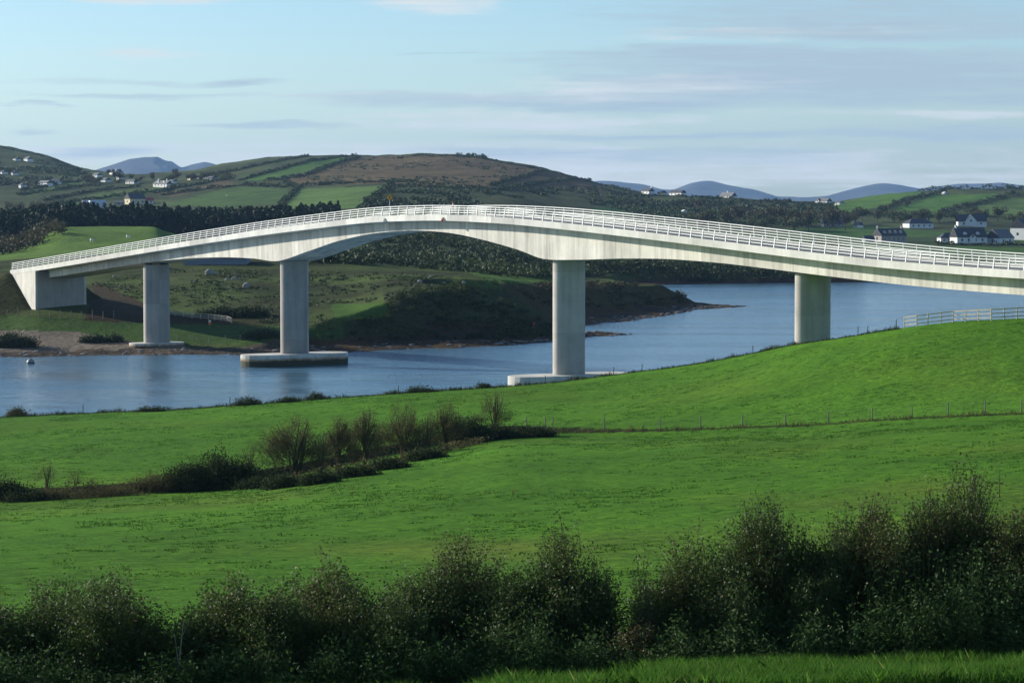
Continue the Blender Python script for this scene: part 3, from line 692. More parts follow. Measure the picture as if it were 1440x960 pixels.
# ------------------------------------------------------------------ foreground hedge
PPM = lambda Y: F/Y
fg = [(-30, 838, 150, 63.6, .25, 'dark rounded hedge bush cut by the left edge of the picture'),
      (70, 818, 170, 64.4, .25, 'dark bush with a ragged top, second from the left in the near hedge'),
      (155, 806, 150, 63.4, .35, 'dark brown leaved bush just left of the pale stalk in the near hedge'),
      (315, 800, 120, 64.0, .30, 'low dark bush just right of the pale stalk in the near hedge'),
      (385, 812, 120, 63.0, .30, 'small dark bush between the pale stalk bush and the leaning twiggy bush'),
      (465, 792, 170, 64.2, .50, 'bush with brownish twigs leaning left, below the dry patch of the field'),
      (560, 828, 110, 63.0, .30, 'low olive bush tucked against the tall middle bush of the near hedge'),
      (640, 757, 175, 64.4, .45, 'tall reddish brown bush in the middle of the near hedge'),
      (722, 815, 100, 63.4, .30, 'narrow dark bush in the dip between two taller middle bushes'),
      (795, 742, 130, 64.0, .25, 'round leafy bush standing left of the gap in the near hedge'),
      (900, 872, 110, 62.6, .85, 'low red brown bramble thicket below the gap in the near hedge'),
      (978, 752, 140, 64.2, .40, 'dark bush with arching twigs right of the gap in the near hedge'),
      (1030, 792, 110, 63.2, .20, 'low dark green bush in front of the tall green pair'),
      (1095, 698, 165, 64.8, .15, 'tall green bush, left one of the pointed pair in the near hedge'),
      (1150, 790, 100, 63.4, .20, 'dark bush filling the notch between the pointed pair'),
      (1210, 698, 160, 64.6, .55, 'tall bush with a reddish brown pointed top in the near hedge'),
      (1285, 822, 110, 63.3, .15, 'low green bush filling the dip before the tallest bush'),
      (1350, 664, 165, 64.6, .35, 'tallest bush of the near hedge with loose leafy leaders'),
      (1440, 700, 160, 63.8, .60, 'brownish bush at the right edge of the picture'),
      (1530, 690, 160, 64.2, .40, 'bush of the near hedge, first beyond the right edge'), (1640, 720, 170, 64.0, .30, 'bush of the near hedge, second beyond the right edge'),
      (1760, 700, 180, 64.4, .35, 'bush of the near hedge, third beyond the right edge'), (1890, 730, 180, 64.0, .30, 'bush of the near hedge, fourth beyond the right edge'),
      (-150, 830, 180, 64.0, .30, 'bush of the near hedge, first beyond the left edge'), (-280, 820, 180, 64.2, .35, 'bush of the near hedge, second beyond the left edge')]
for i, (px, top, wpx, Y, red, lab) in enumerate(fg):
    X = q_of(px)*Y; gz = float(ground_z(X, Y)); zt = zat(px, top, Y); h = (zt-gz)*1.10; w_ = wpx*Y/F*1.22; dp = 2.7
    vol = w_*h
    bush('hedge_bush' if i != 10 else 'bramble_bush', lab, 'bush', (X, Y, gz-.05), 100+i, w_, dp, h, int(170+200*vol), 27, .066, m_haw, group='bushes of the near hedge', stray=.16, red=red)
# climbing ivy shoot standing proud left of the gap's right bush, and the pale stalk
P0 = (float(q_of(244)*62.4), 62.4, float(ground_z(np.array(q_of(244)*62.4), np.array(62.4))))
st = MB(); st.tube((0, 0, -.1), (.09, 0, .7), .02, .016); st.tube((.09, 0, .7), (.17, .02, 1.45), .016, .008); st.tube((.06, 0, .5), (-.03, .03, 1.2), .012, .006); st.tube((.13, 0, 1.1), (.30, .0, 1.5), .007, .003)
tag(st.build('dead_stalk', m_pale, loc=P0), 'pale bare dead stalk standing in the dark gap of the near hedge', 'stalk')
Yv = 62.9; Xv = float(q_of(905)*Yv); zg = float(ground_z(np.array(Xv), np.array(Yv)))
wv, wf, lv, lf, tt = gen_bush(501, .55, .5, zat(905, 772, Yv)-zg, 42, 16, .06, low=.5, stray=.4)
e = tag(empty('bramble_shoot', (Xv, Yv, zg)), 'upright leafy shoot rising alone in the gap of the near hedge', 'shoot')
np_mesh('stems', wv, wf, m_twig, e); np_mesh('foliage', lv, lf, m_haw, e, attrs={'tint': ('FLOAT', tt)})

def blades(P, h, wdt, r, lean=0.35):
    n = len(P); a = r.random(n)*2*math.pi; s = np.stack([np.cos(a), np.sin(a), a*0], 1)*np.reshape(wdt, (-1, 1))/2
    l = r.normal(size=(n, 2))*lean; hh = np.reshape(h, (-1, 1))*(0.6+0.6*r.random((n, 1)))
    T = P+np.concatenate([l*hh, hh], 1); M = P+np.concatenate([l*hh*.35, hh*.55], 1)
    V = np.stack([P-s, P+s, M+s*.8, T, M-s*.8], 1).reshape(-1, 3)
    return V, np.arange(5*n).reshape(n, 5)
def on_ground(X, Y, dz=0.0): return np.stack([X, Y, ground_z(X, Y)+dz], 1)
r = np.random.default_rng(5)
# long grass on the near side of the hedge
n = 120000; Y = 54.5+7.6*r.random(n)**.85; X = (-.27+.58*r.random(n)**.8)*Y
dens = fbm(X/1.2, Y/1.0, 3, 3); keep = (dens > -.35) & ((X/Y > .045+.05*fbm(X/.8, Y/.8, 33)+np.clip(Y-60.6, 0, 2)*.06) | (Y < 57.3)); X, Y = X[keep], Y[keep]
V, Fc = blades(on_ground(X, Y), .26+.20*(fbm(X/1.5, Y/1.5, 6)+.3), .016, r, .4)
tag(np_mesh('grass', V, Fc, m_blade, attrs={'tint': ('FLOAT', np.repeat(np.clip(.55+.22*r.normal(size=len(X))+.4*fbm(X/2, Y/1, 8), 0, 1), 5))}), 'long bright green grass along the foot of the near hedge', 'grass', kind='stuff')
# nettles, ferns and ivy at the hedge foot
n = 6400; Y = 60.9+1.7*r.random(n); px = -350+2300*r.random(n); X = q_of(px)*Y
hgt_ = np.interp(px, [-20, 200, 500, 700, 820, 880, 1000, 1200, 1350, 1460], [.9, .5, .9, 1.1, .9, .45, .9, 1.3, 1.9, 1.6])*(.25+.85*r.random(n))*np.clip(.85+fbm(px/38, Y*2, 4)*1.5, .2, 1.6)
B0 = on_ground(X, Y); T0 = B0+np.stack([r.normal(size=n)*.12, r.normal(size=n)*.12, hgt_], 1)
sv_, sf_ = sticks(B0, T0, np.full(n, .006), np.full(n, .003))
rep = np.repeat(np.arange(n), 18); f = .15+.9*r.random(len(rep))
LP = B0[rep]+(T0[rep]-B0[rep])*f[:, None]+r.normal(size=(len(rep), 3))*.085
lv, lf = quads_at(LP, .085, r, flat=.3, asp=.5)
tn = np.clip(.38+.22*r.normal(size=len(rep))+.5*np.repeat(fbm(X/.8, Y*0, 14), 18), 0, 1)
tag(np_mesh('undergrowth', np.concatenate([lv, sv_]), [lf, sf_+len(lv)], m_nettle, attrs={'tint': ('FLOAT', np.concatenate([np.repeat(tn, 4), np.full(len(sv_), .2)]))}),
    'leafy green nettles and brambles crowding the foot of the near hedge', 'undergrowth', kind='stuff')
# tussocks over the two meadows
n = 30000; Y = np.sqrt(72**2+(343**2-72**2)*r.random(n)); X = (-.23+.46*r.random(n))*Y
cl = fbm(X/7, Y/9, 77, 4)+.5*fbm(X/1.8, Y/2.2, 78, 2); keep = cl > -.25+.9*r.random(n)+np.clip((150-Y)/75, 0, 1)*.18; X, Y = X[keep], Y[keep]
n = len(X); sz = .4+1.1*r.random(n)**2.5; NB = 13
rep = np.repeat(np.arange(n), NB); ox = r.normal(size=(len(rep), 2))*np.stack([sz[rep]*.30, sz[rep]*.14], 1)
XX_, YY_ = X[rep]+ox[:, 0], Y[rep]+ox[:, 1]
V, Fc = blades(on_ground(XX_, YY_, -.02), .035+.070*sz[rep], .07, r, .7)
tag(np_mesh('tussocks', V, Fc, m_tuft, attrs={'tint': ('FLOAT', np.repeat(np.clip(.45+.25*r.normal(size=len(rep)), 0, 1), 5))}), 'dark grass tussocks scattered over the grazed meadows', 'grass', kind='stuff')
# yellow weeds in the meadow
m_yel = plain('ragwort_yellow', (0.45, 0.36, 0.04), .8, .2, 3)
for px, py, lab in ((886, 541, 'small yellow flowering weed on the upper meadow right of the third pier'), (1250, 586, 'small yellow flowering weed beside the wire fence on the right'), (722, 696, 'tiny yellow weed on the middle of the lower meadow'), (494, 697, 'tiny yellow weed on the lower meadow below the hedge')):
    p = hit(px, py, 100, 345); a = MB()
    for k in range(7):
        x, y = r.normal()*.07, r.normal()*.07; a.tube((x*.4, y*.4, 0), (x, y, .22+.08*r.random()), .008, .006, 3)
    e = tag(empty('weed', p), lab, 'weed'); a.build('stems', m_twig, e)
    lv, lf = quads_at(r.normal(size=(40, 3))*np.array([.08, .08, .035])+np.array([0, 0, .28]), .06, r, .6); np_mesh('flowers', lv, lf, m_yel, e)

# ------------------------------------------------------------------ middle hedge
mid = [ # px, py foot, top, width px, kind, label
    (66, 692, 648, 34, 'sap', 'thin bare sapling standing alone at the left of the middle hedge'),
    (106, 690, 664, 26, 'sap', 'small bare sapling, second from the left over the low bank'),
    (128, 690, 670, 18, 'sap', 'tiny brown sapling just right of the two bare ones'),
    (8, 700, 678, 46, 'dark', 'low dark scrub bush at the left edge on the bank'),
    (215, 692, 664, 60, 'brown', 'low tangled brown bush left of the big dark mound'),
    (262, 691, 650, 84, 'dark', 'dark bramble mound, lower left half of the big clump'),
    (318, 688, 628, 104, 'dark', 'largest dark bramble mound of the middle hedge'),
    (352, 672, 622, 48, 'sap', 'twiggy bare bush rising behind the big dark mound'),
    (413, 673, 594, 82, 'brown', 'tall round twiggy bush, biggest of the middle hedge'),
    (452, 668, 606, 34, 'sap', 'thin see-through bush between the round one and its neighbour'),
    (478, 660, 590, 40, 'brown', 'narrow upright reddish bush of the middle hedge'),
    (512, 655, 583, 48, 'brown', 'slender bush with a flat spreading top over a bare stem'),
    (568, 645, 576, 62, 'brown', 'spreading thorn bush with brown leaves, fifth of the twiggy row'),
    (602, 640, 586, 34, 'sap', 'small loose bush right of the spreading thorn'),
    (628, 632, 570, 46, 'brown', 'reddish thorn bush leaning on the dark gorse'),
    (655, 625, 583, 72, 'dark', 'dense dark gorse bush near the right end of the middle hedge'),
    (695, 612, 555, 44, 'tree', 'small lone thorn tree at the right end of the middle hedge'),
    (700, 618, 596, 60, 'dark', 'low dark shrub under the lone thorn tree'),
    (745, 614, 598, 66, 'dark', 'low dark bramble patch trailing right from the thorn tree'),
    (400, 686, 671, 54, 'dark', 'low dark shrub at the foot of the tall round bush'),
    (450, 680, 667, 50, 'dark', 'low dark shrub right of the round bush foot'),
    (500, 670, 657, 54, 'dark', 'low dark shrub beneath the narrow upright bush'),
    (548, 660, 647, 54, 'dark', 'low dark shrub beneath the spreading thorn'),
    (600, 646, 633, 54, 'dark', 'low dark shrub between the thorn and the gorse'),
    (365, 686, 673, 44, 'dark', 'low dark shrub joining the big mound and the round bush'),
    (160, 697, 682, 70, 'brown', 'low brown bramble strip on the bank below the saplings'),
    (95, 701, 686, 80, 'brown', 'low brown bramble strip at the foot of the bare saplings'),
    (40, 704, 688, 70, 'dark', 'low dark bramble strip beside the left edge scrub')]
for i, (px, py, top, wpx, k, lab) in enumerate(mid):
    p = hit(px, py, 150, 320); Y = p[1]; w_ = wpx*Y/F*(1.25 if k == 'brown' else 1.1); h = (py-top)*Y/F*(1.22 if k != 'dark' else 1.08)
    kw = dict(group='bushes of the middle hedge')
    if k == 'dark': bush('bramble_bush', lab, 'bush', p-np.array([0, 0, .1]), 300+i, w_, w_*.7, h, int(260+26*w_*h), 22, .16, m_dark_leaf, stray=.12, red=.1, **kw)
    if k == 'brown': bush('thorn_bush', lab, 'bush', p-np.array([0, 0, .1]), 300+i, w_, w_*.8, h, int(200+17*w_*h), 13, .10, m_brown_leaf, stray=.2, red=.5, top=0.0 if py-top < 30 else 1.0, low=.1, thin=1.4, **kw)
    if k == 'sap': bush('sapling', lab, 'sapling', p-np.array([0, 0, .1]), 300+i, w_, w_*.8, h, 130, 3, .07, m_brown_leaf, stray=.25, red=.3, low=.25, top=1.0, thin=1.0)
    if k == 'tree':
        wv, wf, lv, lf, tt = gen_bush(300+i, w_, w_*.8, h, 260, 8, .10, top=1.0, low=.35, stray=.2, red=.5)
        e = tag(empty('thorn_tree', p), lab, 'tree'); a = MB(); a.tube((0, 0, -.2), (.12, 0, h*.35), .16, .11, 8); a.tube((.12, 0, h*.33), (-.1, 0, h*.6), .11, .05, 7); a.tube((.12, 0, h*.33), (.6, 0, h*.62), .08, .04, 6)
        a.build('trunk', m_bark, e); np_mesh('branches', wv, wf, m_twig, e); np_mesh('foliage', lv, lf, m_brown_leaf, e, attrs={'tint': ('FLOAT', tt)})
# dry stems and scrub strip all along the bank
r = np.random.default_rng(15)
def strip_leaves(name, label, cat, pts, y0, y1, per_m, hgt, wid_, size, mat, kind=None, group=None, seed=0, blade=False):
    r = np.random.default_rng(seed+900)
    G = np.array([hit(a, b, y0, y1) for a, b in pts]); L = np.hypot(*(np.diff(G[:, :2], axis=0).T)); n = max(12, int(L.sum()*per_m))
    cum = np.concatenate([[0], np.cumsum(L)]); s = r.random(n)*cum[-1]
    X = np.interp(s, cum, G[:, 0])+r.normal(size=n)*wid_*.5; Y = np.interp(s, cum, G[:, 1])+r.normal(size=n)*wid_*.5
    lump = np.clip(.55+1.3*fbm(s/(hgt*2.2), s*0, seed, 3)+.25, .34, 1.5)
    base = on_ground(X, Y)
    if blade: V, Fc = blades(base, hgt*lump*(.5+.6*r.random(n)), size, r, .35); k = 5
    else:
        Z = base[:, 2]+r.random(n)**.8*hgt*lump; V, Fc = quads_at(np.stack([X, Y, Z], 1), size, r, .1, .8); k = 4
    o = np_mesh(name, V-G[0], Fc, mat, loc=G[0], attrs={'tint': ('FLOAT', np.repeat(np.clip(.4+.25*r.normal(size=n), 0, 1), k))})
    return tag(o, label, cat, group, kind)
strip_leaves('brambles', 'rough dry brambles and dead stems along the middle field bank', 'brambles', [(-60, 701), (100, 696), (200, 690), (300, 684), (400, 678), (480, 668), (560, 652), (640, 632), (700, 616), (780, 609)], 150, 320, 70, .6, 1.1, .16, m_brown_leaf, 'stuff', seed=3)
strip_leaves('verge_grass', 'dry uncut grass and weeds along the wire fence in the meadow', 'grass', [(740, 606), (930, 605), (1110, 599), (1230, 591), (1440, 581), (1540, 578)], 200, 330, 26, .42, .5, .05, m_brown_leaf, 'stuff', seed=5, blade=True)

# ------------------------------------------------------------------ fences
m_post = plain('weathered_post', (0.20, 0.18, 0.14), .9, .25, 5)
m_post_d = plain('dark_post', (0.06, 0.055, 0.04), .9, .25, 5)
m_wire = plain('fence_wire', (0.22, 0.21, 0.20), .5, .1, 5, metal=.6)
m_timber = plain('new_timber', (0.68, 0.58, 0.42), .85, .2, 3)
m_white_f = plain('white_fence_paint', (0.40, 0.40, 0.37), .8, .15, 3)
def wire_fence(label, pxs, y0, y1, hm, rad, mat, wires=(1.0, .7, .4), line=None, off=0.0, name='wire_fence'):
    G = []
    for a in pxs:
        p = hit(a[0], a[1], y0, y1); p[1] += off; p[2] = float(ground_z(p[0], p[1])); G.append(p)
    root = tag(empty(name, G[0]), label, 'fence'); r = np.random.default_rng(len(pxs))
    for p in G:
        q_ = p-G[0]; a = MB(); h = hm*(.9+.2*r.random()); a.tube((0, 0, -.3), (r.normal()*.03, r.normal()*.03, h), rad, rad*.92, 8)
        a.build('post', mat, root, loc=tuple(q_))
    for wz in wires:
        w_ = MB()
        for p, q_ in zip(G[:-1], G[1:]):
            A, B = p-G[0]+np.array([0, 0, wz*hm]), q_-G[0]+np.array([0, 0, wz*hm]); Mx = (A+B)/2-np.array([0, 0, .03]); w_.tube(A, Mx, .006, .006, 3); w_.tube(Mx, B, .006, .006, 3)
        w_.build('wire', m_wire, root)
    return root
fl = lambda x: np.interp(x, [740, 800, 930, 1040, 1110, 1230, 1385, 1440, 1540], [605, 605.5, 605, 601, 599, 591, 583, 581, 578])
wire_fence('post and wire fence crossing the meadow right of the middle hedge', [(x, float(fl(x))) for x in (740, 766, 777, 850, 928, 985, 1044, 1105, 1165, 1226, 1283, 1333, 1385, 1436, 1490, 1550)], 200, 330, 1.12, .055, m_post, wires=(.92, .6, .3))
cr = lambda x: np.interp(x, [p[0] for p in CREST], [p[1] for p in CREST])
wire_fence('old wire fence with thin dark posts along the shore edge of the meadow', [(x, float(cr(x))+1.2) for x in (-60, 26, 115, 322, 440, 560, 767, 863, 903, 1060, 1208, 1222, 1262)], 280, 350, 1.0, .05, m_post_d, wires=(.9,), off=1.0)
def rail_fence(label, pts, y0, y1, hm, mat, rails=(.95, .62, .28), pr=.06, rr=.05, cat='fence', name='rail_fence'):
    G = [hit(a, b, y0, y1) for a, b in pts]; root = tag(empty(name, G[0]), label, cat); r = np.random.default_rng(3)
    for p in G:
        a = MB(); a.box(-pr, pr, -pr, pr, -.3, hm*(1.02+.04*r.random())); a.build('post', mat, root, loc=tuple(p-G[0]))
    for z in rails:
        b_ = MB()
        for p, q_ in zip(G[:-1], G[1:]):
            A, B = p-G[0]+np.array([0, -pr-.02, z*hm]), q_-G[0]+np.array([0, -pr-.02, z*hm]); d = unit(B-A); up = np.array([0, 0, rr]); s_ = np.array([0, .02, 0])
            b_.add([A-up-s_, B-up-s_, B-up+s_, A-up+s_, A+up-s_, B+up-s_, B+up+s_, A+up+s_], [(3, 2, 1, 0), (4, 5, 6, 7), (0, 1, 5, 4), (1, 2, 6, 5), (2, 3, 7, 6), (3, 0, 4, 7)])
        b_.build('rail', mat, root)
    return root
rail_fence('new pale timber post and rail fence at the crest of the meadow', [(x, float(cr(x))+.8) for x in (1272, 1289, 1305, 1323, 1340, 1358, 1376, 1394, 1412, 1430, 1448, 1466, 1484, 1502, 1520)], 270, 330, 1.32, m_timber, rr=.065)
rail_fence('white post and rail fence sloping below the dark scrub between the first two piers', [(234, 443), (246, 444.5), (258, 446), (270, 447.5), (282, 448.5), (293, 449), (302, 450), (311, 451), (319, 452), (326, 455)], 490, 620, 1.0, m_white_f)
wire_fence('row of timber posts fencing the embankment under the abutment', [(x, 447+.008*x) for x in range(-20, 170, 15)], 480, 620, 1.5, .08, m_post, wires=(.9, .5), name='post_fence')
wire_fence('row of low posts along the far shore between the first two piers', [(249, 480), (272, 480), (294, 480), (317, 479), (338, 478), (358, 474), (380, 473)], 480, 600, 1.0, .07, m_post, wires=(.9,), name='post_fence')

# shrubs on the crest of the near meadow and on the far shore
for i, (px, py, wpx, hpx, mt, y0, y1, lab) in enumerate([
        (22, 586, 26, 14, m_brown_leaf, 280, 350, 'dry brown shrub on the water edge at the far left'),
        (212, 579, 44, 6, m_dark_leaf, 280, 350, 'low dark shrub strip on the water edge, left of the round ones'),
        (347, 570, 40, 13, m_dark_leaf, 280, 350, 'round dark green shrub on the water edge below the first pier cap'),
        (405, 566, 30, 6, m_dark_leaf, 280, 350, 'low shrub on the water edge between two round ones'),
        (443, 562, 22, 10, m_dark_leaf, 280, 350, 'small round green shrub on the water edge below the second pier'),
        (590, 552, 46, 7, m_dark_leaf, 280, 350, 'low flat shrub on the water edge between second and third piers'),
        (680, 546, 16, 5, m_dark_leaf, 280, 350, 'tiny shrub on the water edge left of the third pier'),
        (18, 489, 66, 24, m_gorse, 470, 560, 'dark green shrub mass on the pale beach at the left edge'),
        (122, 482, 18, 7, m_gorse, 470, 560, 'leftmost of three small shrubs on the pale beach'),
        (140, 482, 18, 7, m_gorse, 470, 560, 'middle of three small shrubs on the pale beach'),
        (161, 481, 20, 7, m_gorse, 470, 560, 'rightmost of three small shrubs on the pale beach'),
        (310, 446, 66, 14, m_gorse, 500, 640, 'dark scrub patch behind the white fence, left half'),
        (352, 446, 50, 16, m_gorse, 500, 640, 'dark scrub patch behind the white fence, right half'),
        (370, 476, 60, 10, m_gorse, 480, 600, 'low dark shrub at the shore left of the second pier')]):
    p = hit(px, py, y0, y1); Y = p[1]+.8; p = np.array([q_of(px)*Y, Y, float(ground_z(q_of(px)*Y, Y))]); w_ = wpx*Y/F; h = hpx*Y/F
    bush('shore_shrub', lab, 'shrub', p-np.array([0, 0, .15]), 600+i, w_, min(w_, 4.0), h, int(120+14*w_*h), 16, .17 if Y < 400 else .30, mt, stray=.15, red=.1)

# ------------------------------------------------------------------ boulders, shore stones, markers
m_rock = plain('lichen_rock', (0.24, 0.235, 0.215), .9, .4, 1.2)
m_stone = plain('shore_stone', (0.16, 0.15, 0.14), .9, .5, .8)
def rock_mesh(seed, sx_, sy_, sz_):
    import bmesh
    bm = bmesh.new(); bmesh.ops.create_icosphere(bm, subdivisions=3, radius=1)
    V = np.array([v.co[:] for v in bm.verts]); Fc = np.array([[v.index for v in f.verts] for f in bm.faces]); bm.free()
    n_ = 1+.55*fbm(V[:, 0]*1.3+seed*3.1, V[:, 1]*1.3+V[:, 2]*1.7, seed, 4)
    V = V*n_[:, None]; V = np.sign(V)*np.abs(V)**.85*np.array([sx_, sy_, sz_]); V[:, 2] = np.maximum(V[:, 2], -.3*sz_)
    return V, Fc
for i, (px, py, w_, h_, lab) in enumerate([(296, 386, 15, 11, 'large pointed grey boulder on the slope under the bridge'), (346, 404, 11, 9, 'rounded pale boulder on the slope left of the second pier'),
                                      (330, 393, 8, 6, 'small split boulder above the rounded pale one'), (319, 394, 6, 4, 'low flat stone left of the split boulder'), (275, 396, 6, 4, 'small stone low on the slope right of the first pier'),
                                      (590, 397, 8, 5, 'grey boulder on the grassy top under the arch, left one'), (605, 391, 7, 4, 'grey boulder on the grassy top under the arch, upper one'),
                                      (624, 399, 6, 3, 'small pale stone on the grassy top under the arch'), (652, 400, 6, 4, 'small stone near the bright grass stripe under the arch'), (160, 390, 4, 3, 'small white stone left of the first pier'),
                                      (978, 422, 9, 6, 'dark boulder at the point of the second headland')]):
    p = hit(px, py, 480, 900); Y = p[1]; V, Fc = rock_mesh(i+4, w_*Y/F/2, w_*Y/F/2.3, h_*Y/F*.62)
    tag(np_mesh('boulder', V, Fc, m_rock, loc=p+np.array([0, 0, .1])), lab, 'boulder')
r = np.random.default_rng(77)
n = 1500; ii_ = r.integers(0, len(SHP)-6, n*3); base = SHP[ii_]; ok = (base[:, 1] < 760) & (np.abs(base[:, 0]/base[:, 1]) < .25); base = base[ok][:n]
X = base[:, 0]+r.normal(size=len(base))*2.5; Y = base[:, 1]+r.random(len(base))*10-1; z = ground_z(X, Y); ok = z > -.4; X, Y, z = X[ok], Y[ok], z[ok]
RV, RF = [], []
prot = [rock_mesh(40+k, 1, 1, .6) for k in range(4)]
k0 = 0
for i in range(len(X)):
    V, Fc = prot[i % 4]; s_ = .10+.38*r.random()**2.5; V = V[:]*s_*np.array([1.3, 1, .8])+np.array([X[i], Y[i], z[i]]); RV.append(V); RF.append(Fc+k0); k0 += len(V)
tag(np_mesh('shore_stones', np.concatenate(RV), np.concatenate(RF), m_stone), 'loose stones strewn along the far shoreline', 'stones', kind='stuff')
m_red = plain('marker_red', (0.55, 0.03, 0.02), .5, .1, 5); m_buoy = plain('buoy_grey', (0.22, 0.23, 0.23), .5, .15, 4); m_yw = plain('sign_yellow', (0.75, 0.36, 0.02), .5, .05, 4)
m_whitep = plain('white_plastic', (0.75, 0.75, 0.72), .5, .08, 4); m_orange = plain('marker_orange', (0.75, 0.14, 0.03), .5, .1, 5)
def lathe(mb, prof, n=20):
    k = len(mb.V)
    for r_, z_ in prof:
        for i in range(n): mb.V.append((r_*math.cos(i*2*math.pi/n), r_*math.sin(i*2*math.pi/n), z_))
    for j in range(len(prof)-1):
        for i in range(n): mb.F.append((k+j*n+i, k+j*n+(i+1) % n, k+(j+1)*n+(i+1) % n, k+(j+1)*n+i))
    mb.F.append(tuple(k+i for i in range(n-1, -1, -1))); mb.F.append(tuple(k+(len(prof)-1)*n+i for i in range(n)))
def wpt(px, py): q, r_ = ray(px, py); Y = -H/float(r_); return (float(q)*Y, Y, 0)
bu = tag(empty('mooring_buoy', wpt(43, 511.5)), 'round grey mooring buoy floating near the left edge of the water', 'buoy'); a = MB()
lathe(a, [(.05, -.35), (.35, -.3), (.58, -.08), (.66, .2), (.6, .5), (.42, .74), (.18, .86), (.06, .88)]); fo = a.build('float', m_buoy, bu); fo.data.shade_smooth()
a = MB(); lathe(a, [(.675, .12), (.69, .16), (.69, .24), (.675, .28)]); a.build('band', m_dark, bu); a = MB(); a.tube((0, 0, .86), (0, 0, 1.05), .04, .04); a.tube((-.1, 0, 1.05), (.1, 0, 1.05), .03, .03); a.build('lifting_eye', m_dark, bu)
for px, py, lab, mt in ((295, 462, 'small orange and white marker post in the grass by the white fence', m_orange), (751, 462, 'small red marker post on the dark bluff left of the third pier', m_red)):
    p = hit(px, py, 480, 640); e = tag(empty('marker_post', p), lab, 'marker post'); a = MB(); a.tube((0, 0, -.2), (0, 0, .7), .06, .06, 8); a.build('post', m_post, e)
    a = MB(); a.box(-.25, .25, -.06, .06, .7, 1.15); a.build('board', mt, e)
    if mt is m_orange: a = MB(); a.box(-.22, .22, -.05, .05, 1.152, 1.5); a.build('top_board', m_whitep, e)

# ------------------------------------------------------------------ things on the bridge
def on_deck(px, py, off):
    q, r_ = ray(px, py); q = float(q); s = (q*(BY0+BN[1]*off)-(BX0+BN[0]*off))/(BU[0]-q*BU[1]); return s
s = on_deck(548, 300, -4.4); x, y = bxy(s, -4.4); zf = float(deck_z(s))-.11
e = tag(empty('warning_sign', (x, y, zf)), 'yellow diamond warning sign on a grey post at the top of the bridge', 'road sign')
a = MB(); a.tube((0, 0, 0), (0, 0, 3.3), .06, .06, 10); a.build('post', m_rail, e)
a = MB(); a.box(-.20, .20, -.04, .04, 1.35, 2.0); a.build('plate', m_whitep, e, loc=(0, -.11, 0))
hd = .52; zc = zat(548, 277.5, y)-zf
a = MB(); a.add([(-hd, 0, zc), (0, 0, zc-hd), (hd, 0, zc), (0, 0, zc+hd), (-hd, .03, zc), (0, .03, zc-hd), (hd, .03, zc), (0, .03, zc+hd)], [(0, 1, 2, 3), (7, 6, 5, 4), (0, 4, 5, 1), (1, 5, 6, 2), (2, 6, 7, 3), (3, 7, 4, 0)])
dm = a.build('diamond_board', m_yw, e, loc=(0, -.13, 0))
a = MB()
for k in range(4):
    an = k*math.pi/2+math.pi/4; h2 = hd-.03; p1 = [(-1, 0), (0, -1), (1, 0), (0, 1)][k]; p2 = [(0, -1), (1, 0), (0, 1), (-1, 0)][k]
    a.add([(p1[0]*h2, -.004, zc+p1[1]*h2), (p2[0]*h2, -.004, zc+p2[1]*h2), (p2[0]*(h2-.04), -.004, zc+p2[1]*(h2-.04)), (p1[0]*(h2-.04), -.004, zc+p1[1]*(h2-.04))], [(0, 1, 2, 3)])
a.build('black_border', m_dark, dm)
a = MB(); a.prism([(-.06, -.20), (.06, -.20), (.06, .02), (.17, .02), (0, .24), (-.17, .02), (-.06, .02)], 0, .004)
sm = a.build('symbol', m_dark, dm, loc=(0, -.002, zc)); sm.rotation_euler = (math.pi/2, 0, 0)
s = on_deck(637, 300, -4.4); x, y = bxy(s, -4.4); zf = float(deck_z(s))-.11
e = tag(empty('signal_post', (x, y, zf)), 'thin dark post with a red and white sleeve on the far footway', 'post')
zt = zat(637, 273.5, y)-zf; a = MB(); a.tube((0, 0, 0), (0, 0, zt), .05, .04, 8); a.build('pole', m_dark, e)
for z0_, z1_, mt in ((1.35, 1.62, m_red), (1.62, 1.85, m_whitep), (1.85, 2.1, m_red)):
    a = MB(); a.tube((0, 0, z0_), (0, 0, z1_-.002), .11, .11, 10); a.build('sleeve', mt, e)
a = MB(); a.box(-.09, .09, -.09, .09, zt-.45, zt-.1); a.build('lamp_box', m_dark, e, loc=(0, -.1, 0))
for px, mt, lab in ((540.5, m_whitep, 'pale pink lantern bolted to the deck edge, left of the red one'), (622.5, m_red, 'red navigation lantern bolted to the deck edge at mid span')):
    s = on_deck(px, 309, 5.4); x, y = bxy(s, 5.24); z_ = float(deck_z(s))-.75
    e = tag(empty('navigation_lantern', (x, y, z_), math.atan2(BU[1], BU[0])+math.pi), lab, 'lantern')
    a = MB(); a.box(-.05, .05, 0, .3, .25, .33); a.box(-.05, .05, -.01, .05, .0, .33); a.build('bracket', m_dark, e)
    a = MB(); lathe(a, [(.08, -.22), (.18, -.19), (.19, .06), (.15, .14), (.06, .17)], 14); a.build('lantern', mt, e, loc=(0, .22, 0))

